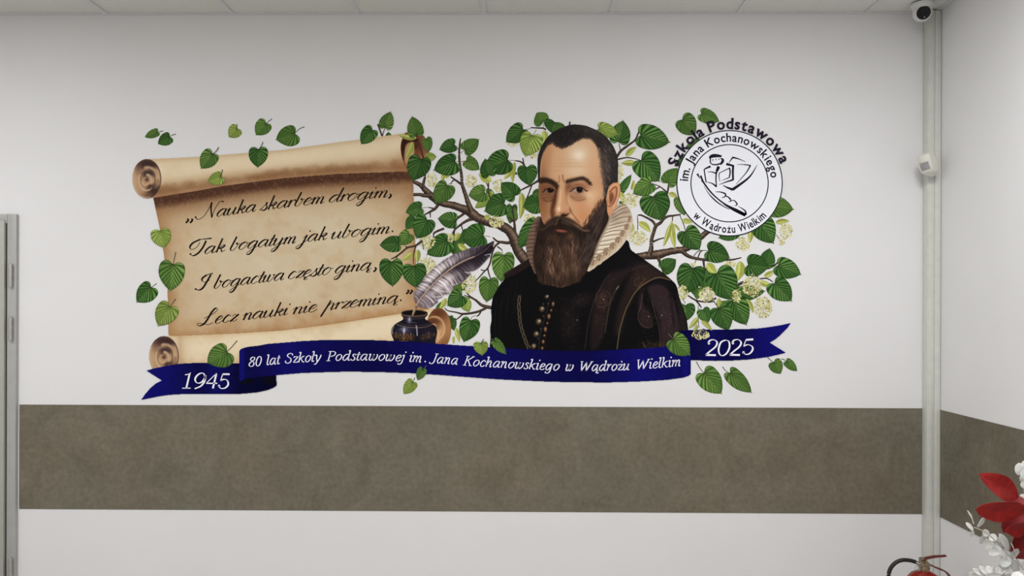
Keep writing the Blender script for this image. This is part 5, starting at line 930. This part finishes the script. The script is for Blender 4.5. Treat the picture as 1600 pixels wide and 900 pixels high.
# parchment with its verse
c, L = paint_scroll(1.5)
sheet = canvas_mesh('parchment_scroll', c, L['sheet'], 110, mural); sheet['label'] = 'tan parchment sheet with four lines of script'
canvas_mesh('upper_roll', c, L['upper_roll'], 111, sheet); canvas_mesh('lower_roll', c, L['lower_roll'], 111, sheet)
for q in L['rolled_end']: canvas_mesh('rolled_end', c, q, 112, sheet)
for S in verse(): ink_mesh('verse_line', S.v, S.f, (30,20,16), 114, sheet)
for k, s in enumerate(TWIGS_FRONT): ink_mesh('twig', *branch_geo([s], 60+k), 116+k*.1, mural)
leaves(BRACTS_FRONT, 118, True); leaves(FRONT_LEAVES, 121)
# quill and inkwell
c = paint_inkwell(2.0); ink_mesh_o = canvas_mesh('inkwell', c, 1, 130, mural); ink_mesh_o['label'] = 'dark round inkwell with gold ornament'
c = paint_quill(2.0); q = canvas_mesh('quill', c, 1, 131, mural); q['label'] = 'purple-grey quill feather standing in the inkwell'
# the portrait
c, L = paint_portrait(2.0)
por = canvas_mesh('portrait', c, L['doublet'], 134, mural); por['label'] = 'half-length portrait of a bearded man in a black doublet'
for nm in ('ruff_collar', 'face', 'hair', 'beard'): canvas_mesh(nm, c, L[nm], 135, por)
# round emblem
S = Strokes(); t = np.linspace(0, 2*np.pi, 96, endpoint=False); S.poly(np.c_[1139.7+82.4*np.cos(t), 286.5+82.4*np.sin(t)])
emb = ink_mesh('round_emblem', S.v, S.f, (222,224,230), 138, mural); emb['label'] = 'white round school emblem with dark lettering round it'
S = emblem_drawing(); ink_mesh('emblem_drawing', S.v, S.f, (34,26,44), 140, emb)
def glyph_mesh(ch, bold):
    cu = bpy.data.curves.new('glyph', 'FONT'); cu.body = ch; cu.offset = bold; cu.resolution_u = 3; o = bpy.data.objects.new('glyph', cu); COL.objects.link(o)
    me = bpy.data.meshes.new_from_object(o.evaluated_get(bpy.context.evaluated_depsgraph_get())); V = [(v.co.x, v.co.y) for v in me.vertices]; Fc = [tuple(p.vertices) for p in me.polygons]
    bpy.data.objects.remove(o); bpy.data.curves.remove(cu); bpy.data.meshes.remove(me); return V, Fc
BF_ADV = {' ': .25}
def arc_text(text, r, a0, a1, size, bold, inward=False):
    # letters set one by one round the emblem; a0, a1 in degrees, counter-clockwise from the right
    base = {'ł': 'l', 'ą': 'a', 'ż': 'z'}; V, Fc = [], []; G = []
    for ch in text:
        if ch == ' ': G.append((ch, [], [], .30, 0)); continue
        v, f = glyph_mesh(base.get(ch, ch), bold); xs = [p[0] for p in v]; G.append((ch, v, f, max(xs)-min(xs)+.085, min(xs)))
    tot = sum(g[3] for g in G)-.085; x = 0; arc = math.radians(a1-a0); sx = abs(arc)*(r + (-.22*size if inward else .22*size))/tot
    for ch, v, f, adv, xm in G:
        w = adv-.085
        if v:
            a = math.radians(a0) + arc*(x + w/2)/tot; k0 = len(V)
            extra = []
            if ch == 'ł': extra = [[(-.07,.26),(.16,.40),(.16,.47),(-.07,.33)]]; extra = [[(xm+.045+px, py) for px, py in e] for e in extra]
            if ch == 'ż': extra = [[(xm+w/2+.055*math.cos(t), .58+.055*math.sin(t)) for t in np.linspace(0, 6.283, 12, endpoint=False)]]
            if ch == 'ą': extra = [[(xm+w-.05,.0),(xm+w-.1,-.06),(xm+w-.1,-.12),(xm+w-.03,-.16),(xm+w+.04,-.15),(xm+w+.03,-.105),(xm+w-.03,-.11),(xm+w-.045,-.08),(xm+w+.01,0)]]
            pts = list(v); fc = list(f)
            for e in extra: fc.append(tuple(range(len(pts), len(pts)+len(e)))); pts += e
            for px, py in pts:
                lx = (px-xm-w/2)*sx; rr = r + (-py if inward else py)*size
                da = lx/(r + (-.22*size if inward else .22*size)); th = a + (da if inward else -da)
                V.append((1139.7 + rr*math.cos(th), 286.5 - rr*math.sin(th)))
            Fc += [tuple(i+k0 for i in q) for q in fc]
        x += adv
    return V, Fc
for txt, r, a0, a1, size, bold, inw in [('Szkoła Podstawowa', 85.2, 162.5, 20.5, 24, .030, False), ('im. Jana Kochanowskiego', 65.2, 177, 7.2, 19, .022, False), ('w Wądrożu Wielkim', 77.4, 221.5, 318.5, 17.5, .024, True)]:
    v, f = arc_text(txt, r, a0, a1, size, bold, inw); ink_mesh('emblem_lettering', v, f, (34,26,44), 141, emb)
# blue ribbon
def ribbon_part(name, pts, knots, layer, parent, smooth=0):
    c = poly_canvas(pts, 1.4); c.poly(pts, (10,8,100), 1, .4, smooth, 1); sh = ribbon_shade(c.X, c.Y, knots); c.rgb = sh
    return c, (lambda: canvas_mesh(name, c, 1, layer, parent))
c1, mk = ribbon_part('ribbon_banner', RIB_MAIN, [(374,.75),(380,.95),(384,.1),(400,.15),(450,.75),(520,.3),(580,.05),(640,.35),(720,.8),(790,.45),(860,.15),(920,.12),(970,.6),(1000,.95),(1040,.7),(1064,.5),(1070,1),(1079,.6)], 146, mural)
rib = mk(); rib['label'] = 'long dark blue ribbon with white serif lettering'
c2, mk = ribbon_part('ribbon_tail', RIB_LEFT, [(221,.9),(260,.75),(285,.4),(312,.05),(338,.6),(360,.1),(372,-.3),(400,-.5),(432,-.5)], 144, rib)
c2.poly([(375,596),(380,592),(392,590.5),(396,594),(392,599),(382,600.5),(376,598)], (4,4,12), .9, 2, 3, clip=1); c2.poly([(410,590),(428,588),(431,600),(420,601),(411,597)], (4,4,14), .9, 2.5, 3, clip=1); mk()
c3, mk = ribbon_part('ribbon_tail', RIB_RIGHT, [(1060,-.2),(1090,.05),(1112,.5),(1140,.05),(1165,.25),(1190,.8),(1236,1.0)], 144, rib); mk()
S = banner_text(); ink_mesh('banner_lettering', S.v, S.f, (222,220,246), 149, rib); 
for S in years(): ink_mesh('year_lettering', S.v, S.f, (226,224,246), 149, rib)
leaves(BRACTS_RIBBON, 150, True); ink_mesh('flower_cluster', *flower_geo(*FLOWERS_FRONT[-1], 77, True), 152, mural)
# leaves that drift loose: those over the print belong to it, those alone on the wall are stickers of their own
for k, (bx, by, tx, ty, w, tone, sx, sy, own, label) in enumerate(LOOSE):
    g = leaf_geo(bx, by, tx, ty, w, tone, 300+k, (sx, sy) if sx else None)
    if own: tag(ink_mesh('leaf_sticker', *g, 20, None), label, 'leaf sticker', 'loose leaf stickers on the wall')
    else: ink_mesh('linden_leaf', *g, 156+k, mural)
# ---------------------------------------------------------------- turret camera under the ceiling
M_RED = mat('red_enamel', (.22, .014, .008), .3, spec=.4, coat=.15, noise=(20, .05)); M_DRED = mat('dark_red_enamel', (.115, .009, .009), .4, spec=.5)
M_RUB = mat('black_rubber', (.012, .012, .012), .5, spec=.4); M_BRASS = mat('dull_brass', (.30, .25, .16), .4, metal=.9, noise=(80, .15)); M_CHROME = mat('chrome', (.62, .61, .6), .18, metal=1.0)
cy = -.13; cc = at_depth(1441, 19.5, cy)
sc_ = empty('security_camera', (cc.x, cy, CEIL_Z-.006), 'white turret security camera with a black lens face under the ceiling corner', 'camera')
b = bmesh.new(); lathe(b, [(.040,0),(.046,-.002),(.047,-.010),(.044,-.018),(.042,-.022)], 40); bm_obj('mounting_base', b, M_WHITE, sc_, (cc.x, cy, CEIL_Z-.006))
b = bmesh.new(); lathe(b, [(.042,.0),(.0425,-.004),(.0415,-.009),(.036,-.012)], 40); bm_obj('collar', b, M_WHITE, sc_, (cc.x, cy, CEIL_Z-.024))
look = Vector((-.28, -1.0, -.42)).normalized(); Q = look.to_track_quat('Z', 'Y').to_matrix().to_4x4()
b = bmesh.new(); prof = [(.001,-.040)] + [(.041*math.sin(a), -.041*math.cos(a)) for a in np.linspace(.2, 2.3, 22)] + [(.0305,.0275),(.0295,.0290)]; lathe(b, prof, 40, Q); bm_obj('eyeball_housing', b, M_WHITE, sc_, cc)
b = bmesh.new(); lathe(b, [(.0296,.020),(.0296,.0300),(.028,.0316),(.020,.0322)], 40, Q); fc = bm_obj('lens_face', b, M_BLACKG, sc_, cc); fc['label'] = 'black glass lens face'
b = bmesh.new(); lathe(b, [(.0105,.031),(.0105,.0338),(.008,.0345),(.006,.0335)], 28, Q); bm_obj('lens', b, M_BLACKG, fc, cc)
b = bmesh.new(); lathe(b, [(.0024,.031),(.0024,.0332),(.0016,.0336)], 14, Q @ Matrix.Translation((.004,-.019,0))); bm_obj('infrared_led', b, M_CHROME, fc, cc)
for a in (.6, 2.2, 3.9):
    b = bmesh.new(); lathe(b, [(.003,0),(.003,-.002),(.002,-.003)], 10, Matrix.Translation((.043*math.cos(a+2.6), .043*math.sin(a+2.6), -.006))); bm_obj('screw', b, M_BLACKG, sc_, (cc.x, cy, CEIL_Z-.008))
# ---------------------------------------------------------------- motion sensor on its bracket
ms = at_depth(1450.5, 256, -.105); rot = Matrix.Rotation(math.radians(-54), 4, 'Z') @ Matrix.Rotation(math.radians(17), 4, 'X') @ Matrix.Rotation(math.radians(-8), 4, 'Y')
sen = empty('motion_sensor', ms, 'small white motion sensor tilted downwards on the corner trunking', 'sensor')
b = bmesh.new(); n = 9; W2, H2 = .031, .052      # housing: flat back, curved front that leans in below the window
secs = [(H2,.62,.012),(.044,.9,.026),(.02,1,.030),(-.014,1,.030),(-.034,.96,.024),(-.044,.86,.010),(-.062,.34,-.010)]
rings = []
for z, wf, d in secs:
    ring = []
    for i in range(n):
        u = -1+2*i/(n-1); ring.append(b.verts.new((u*W2*wf, -d - .010*(1-u*u), z)))
    ring += [b.verts.new((W2*wf, .014, z)), b.verts.new((-W2*wf, .014, z))]; rings.append(ring)
for a_, c_ in zip(rings, rings[1:]):
    m_ = len(a_)
    for i in range(m_): b.faces.new((a_[i], a_[(i+1) % m_], c_[(i+1) % m_], c_[i]))
b.faces.new(rings[0][::-1]); b.faces.new(rings[-1]); bmesh.ops.transform(b, matrix=rot, verts=b.verts[:]); bm_obj('housing', b, mat('sensor_ivory', (.70,.69,.63), .4, spec=.4), sen, ms)
b = bmesh.new(); g = []
for z in (.014, .002, -.010, -.022): g.append([b.verts.new((u*W2*.66, -.0312 - .010*(1-u*u*.44) + (0 if z > -.016 else .003), z)) for u in np.linspace(-1, 1, 9)])
for a_, c_ in zip(g, g[1:]):
    for i in range(8): b.faces.new((a_[i], a_[i+1], c_[i+1], c_[i]))
r_ = bmesh.ops.solidify(b, geom=b.faces[:], thickness=.0012); bmesh.ops.transform(b, matrix=rot, verts=b.verts[:]); bm_obj('detector_window', b, mat('sensor_window', (.60,.60,.60), .35, spec=.4), sen, ms)
b = bmesh.new(); box(b, -.012, -.004, -.030, .012, .026, .036, .003, 2, rot); box(b, -.017, .020, -.04, .017, .034, .046, .003, 2, Matrix.Translation((.012,.012,0))); box(b, -.008, .010, -.012, .010, .05, .012, .003, 2, Matrix.Translation((.008,.005,0))); bm_obj('bracket', b, M_WHITE, sen, ms)
# ---------------------------------------------------------------- fire extinguisher standing in the corner
ey = -.32; e0 = at_depth(1444, 893, ey); ex_x = e0.x; top = e0.z
fe = empty('fire_extinguisher', (ex_x, ey, 0), 'red fire extinguisher with black hose standing in the corner below the trunking', 'fire extinguisher')
b = bmesh.new(); lathe(b, [(.066,.0),(.072,.006),(.074,.03),(.074,top-.075),(.0725,top-.052),(.066,top-.030),(.052,top-.012),(.034,top-.002),(.022,top+.003),(.021,top+.008)], 48); bm_obj('cylinder', b, M_RED, fe, (ex_x, ey, 0))
b = bmesh.new(); lathe(b, [(.0745,0),(.0765,.002),(.0765,.022),(.0745,.026)], 40); bm_obj('foot_ring', b, M_RUB, fe, (ex_x, ey, 0))
b = bmesh.new(); lathe(b, [(.021,top+.004),(.0225,top+.008),(.0225,top+.016),(.019,top+.018),(.0185,top+.026)], 32); box(b, -.020, -.014, top+.02, .020, .014, top+.040, .004, 2); box(b, -.019, -.011, top+.034, .004, .011, top+.060, .003, 2); bm_obj('valve', b, M_BRASS, fe, (ex_x, ey, 0))
P = lambda px, py, d=0: at_depth(px, py, ey+d)
def plate(path, width, thick, name, m):
    b = bmesh.new(); q = [Vector(p) for p in smooth_path(path, 6)]; secs = []
    for i, p in enumerate(q):
        d = (q[min(i+1, len(q)-1)]-q[max(i-1, 0)]).normalized(); u = Vector((0,1,0)); s = d.cross(u).normalized(); w = width*(1-.25*i/len(q))
        secs.append([b.verts.new(p+u*w*a+s*thick*c) for a, c in ((-.5,-.2),(-.5,.8),(-.36,1),(.36,1),(.5,.8),(.5,-.2),(.36,-.1),(-.36,-.1))])
    for a_, c_ in zip(secs, secs[1:]):
        for i in range(8): b.faces.new((a_[i], a_[(i+1) % 8], c_[(i+1) % 8], c_[i]))
    b.faces.new(secs[0][::-1]); b.faces.new(secs[-1]); return bm_obj(name, b, m, fe, (0,0,0)) if False else _rebase(b, name, m)
def _rebase(b, name, m):
    c = sum((v.co for v in b.verts), Vector())/len(b.verts)
    for v in b.verts: v.co -= c
    return bm_obj(name, b, m, fe, c)
plate([P(1438.5,875.5), P(1446,873), P(1455,871), P(1463,869.8), P(1471,869.4), P(1477.5,868.6)], .024, .0045, 'squeeze_lever', M_DRED)
plate([P(1442,879.5), P(1449,881.2), P(1457,885), P(1466,888.8), P(1474,892), P(1480,896.5), P(1484,902.5)], .026, .005, 'carrying_handle', M_DRED)
b = bmesh.new(); tube(b, [P(1429,877.6), P(1432.5,879.2), P(1437,881)], [.0078,.0078,.0072], 16); _rebase(b, 'hose_ferrule', M_CHROME)
b = bmesh.new(); tube(b, smooth_path([P(1430,878), P(1424.5,876.2), P(1418,875.2), P(1411,875), P(1404,876.8), P(1397.5,880.8), P(1392.5,886.5), P(1389.6,893), P(1388.6,901), P(1389,930), P(1394,960), P(1402,1000)], 6), .0083, 16); _rebase(b, 'hose', M_RUB)
b = bmesh.new(); t = np.linspace(0, 2*math.pi, 25); cR = P(1433.6,888.3,-.012); tube(b, [cR + Vector((.0098*math.cos(a), .003*math.sin(a), .0105*math.sin(a))) for a in t], .0014, 8); _rebase(b, 'pin_ring', M_CHROME)
b = bmesh.new(); lathe(b, [(.0065,0),(.0068,.004),(.006,.009),(.004,.0095)], 18, Matrix.Translation(P(1446.5,877.5,-.012)) @ Matrix.Rotation(math.pi/2, 4, 'X')); _rebase(b, 'lever_pivot', M_BRASS)
# ---------------------------------------------------------------- flower arrangement by the right wall: red and white artificial stems in a floor vase
fy = -1.50; vx = at_depth(1640, 860, fy).x
M_RL = [mat('red_leaf_fabric', (.27,.014,.012), .55, spec=.2, noise=(60,.22), bump=(180,.25,.002)), mat('deep_red_leaf_fabric', (.16,.008,.009), .55, spec=.2, noise=(60,.25), bump=(180,.25,.002))]
M_WL = mat('white_leaf_fabric', (.74,.745,.715), .5, spec=.3, noise=(60,.05)); M_WL2 = mat('translucent_white_leaf', (.60,.61,.58), .5, spec=.3, noise=(60,.06)); M_ST = mat('pale_stem', (.40,.37,.31), .6); M_RS = mat('dark_red_stem', (.16,.03,.03), .6); M_VASE = mat('white_ceramic', (.72,.71,.70), .25, spec=.5)
fa = empty('flower_arrangement', (vx, fy, 0), 'artificial bouquet of large red leaves and white sprigs in front of the right wall', 'flower arrangement')
b = bmesh.new(); lathe(b, [(.085,0),(.095,.01),(.115,.12),(.12,.25),(.10,.42),(.07,.55),(.062,.62),(.072,.66),(.066,.66),(.055,.62),(.05,.55)], 40); bm_obj('vase', b, M_VASE, fa, (vx, fy, 0))
def rebase(b, name, m):
    c = sum((v.co for v in b.verts), Vector())/len(b.verts)
    for v in b.verts: v.co -= c
    return bm_obj(name, b, m, fa, c)
def leaf3d(base, tip, width, roll, curl, m, name, round_=False, fold=.18, seed=0):
    # a solid fabric leaf: pointed oval with a crease, bent along its length
    R_ = np.random.RandomState(seed); base, tip = Vector(base), Vector(tip); d = tip-base; L = d.length; d.normalize(); side = d.cross(Vector((0,-1,0)))
    if side.length < .1: side = Vector((1,0,0))
    side.normalize(); up = side.cross(d).normalized(); rm = Matrix.Rotation(roll, 3, d); side = rm @ side; up = rm @ up
    b = bmesh.new(); N, K = 15, 9; rows = []
    for i in range(N):
        t = i/(N-1); h = (math.sin(math.pi*min(max(t, .0), 1)**(.85 if not round_ else .9))**(.75 if not round_ else .5)) * (1 if round_ else (1-.10*t)); h = max(h, .03); row = []
        for j in range(K):
            q = -1+2*j/(K-1); z = fold*abs(q)*h*width*.5 + curl*L*math.sin(math.pi*t)*.6 + .012*L*math.sin(9*t+3*q)*abs(q)
            row.append(b.verts.new(base + d*(L*t) + side*(q*h*width*.5) + up*z))
        rows.append(row)
    for i in range(N-1):
        for j in range(K-1): b.faces.new((rows[i][j], rows[i][j+1], rows[i+1][j+1], rows[i+1][j]))
    bmesh.ops.recalc_face_normals(b, faces=b.faces[:]); bmesh.ops.solidify(b, geom=b.faces[:], thickness=.0009)
    return rebase(b, name, m)
D = lambda px, py, dy=0.0: at_depth(px, py, fy+dy)
red = [((1591,778),(1530,741),37,.25,.05,0,-.05),((1600,797),(1525,796),35,-.30,.05,0,-.08),((1588,774),(1597,792),16,.3,.0,1,-.02),((1606,790),(1568,832),30,.5,.05,1,-.03),((1640,800),(1580,862),44,.2,.06,1,.0),((1606,826),(1571,828),26,-.2,.02,0,-.06),((1650,830),(1588,872),40,-.4,.05,1,-.10),
       ((1650,770),(1612,735),36,.4,.05,0,.06),((1690,800),(1700,735),38,.1,.05,1,.05),((1690,830),(1745,790),38,-.2,.05,0,.0),((1680,850),(1735,870),36,.2,.05,1,-.05)]
for k, (a, t, w, rl, cu, mi, dy) in enumerate(red):
    leaf3d(D(*a, dy), D(*t, dy-.03), w*2.16/1200, rl, cu, M_RL[mi], 'red_leaf', k in (1, 3), seed=k)
for q in ([(1591,778),(1606,800),(1625,840),(1638,900),(1641,990)], [(1600,797),(1615,815),(1630,850),(1640,910),(1642,990)], [(1606,826),(1625,850),(1640,900),(1643,990)], [(1650,770),(1650,830),(1645,900),(1643,990)]):
    b = bmesh.new(); tube(b, smooth_path([D(x, y, -.01) for x, y in q], 6), .0024, 8); rebase(b, 'red_stem', M_RS)
sprigs = [([(1522,824),(1540,832),(1556,846),(1574,866),(1600,890),(1636,940),(1641,990)], -.10), ([(1562,846),(1578,862),(1596,884),(1630,940),(1641,990)], -.06), ([(1528,902),(1552,896),(1580,905),(1620,950),(1641,1000)], -.16), ([(1594,738),(1600,770),(1612,820),(1632,900),(1641,990)], .04)]
for q, dy in sprigs:
    b = bmesh.new(); tube(b, smooth_path([D(x, y, dy) for x, y in q], 6), .0014, 8); rebase(b, 'pale_stem', M_ST)
white = [((1521,819),(1511.5,797),6.5,.9,.05,0),((1520,828),(1509,817),9,.3,.0,0),((1519,829),(1517,839),7,.4,.0,1),((1527,824),(1538,808),14,.3,.0,0),((1534,830),(1546,836),11,-.3,.02,1),((1540,834),(1532,850),13,.2,.0,1),((1545,836),(1557,844),12,-.4,.0,0),((1546,842),(1540,858),15,.5,.0,1),((1552,843),(1568,853),14,.1,.0,0),((1554,852),(1563,868),13,.3,.0,0),
         ((1558,846),(1570,838),9,.3,.0,0),((1575,860),(1561,834),14,.3,.04,1),((1566,858),(1545,866),11,.3,.0,1),((1570,864),(1583,876),13,.0,.0,0),((1574,868),(1566,886),15,.2,.0,1),((1577,872),(1592,858),14,.3,.0,1),((1582,876),(1590,894),16,.3,.0,1),((1586,866),(1580,848),11,.6,.0,0),((1592,888),(1607,880),15,.2,.0,0),((1578,884),(1556,892),16,.3,.0,1),((1596,896),(1582,908),15,.2,.0,0),
         ((1530,900),(1514,896),9,.1,.0,0),((1536,899),(1520,889),8,.3,.0,0),((1542,897),(1530,885),9,.2,.0,0),((1548,896),(1542,884),9,.4,.0,0),((1552,897),(1551,885),9,.3,.0,0),((1557,899),(1561,886),9,.2,.0,0),((1540,902),(1526,908),9,.3,.0,0),((1560,901),(1572,892),10,.2,.0,0),((1548,902),(1546,910),9,.3,.0,0),((1564,904),(1580,898),11,.2,.0,1),
         ((1574,785),(1577,789),5,.2,.0,0),((1570,786),(1582,788),5,.2,.0,0)]
for k, (a, t, w, rl, cu, mi) in enumerate(white):
    a = (a[0]+1, a[1]); dy = -.16 if a[1] > 892 else -.08
    leaf3d(D(*a, dy), D(*t, dy-.012+.024*((k*37) % 11)/11), w*2.1/1200, rl+.5*math.sin(k*2.3), cu, (M_WL, M_WL2)[mi], 'white_leaf', True, .12, k)
for k, (x, y, r_, dy) in enumerate([(1594,733,9.5,.02),(1601,728,8,.03),(1602,742,8,.01),(1601,757,6,.02),(1597,748,5,.03),(1598,780,8,-.02),(1612,745,9,.05),(1622,730,9,.05)]):
    leaf3d(D(x+r_*.3, y+r_, dy), D(x-r_*.3, y-r_, dy), 2*r_*2.16/1200, .4*math.sin(k*1.7), .06, M_WL, 'white_leaf', True, .1, 80+k)
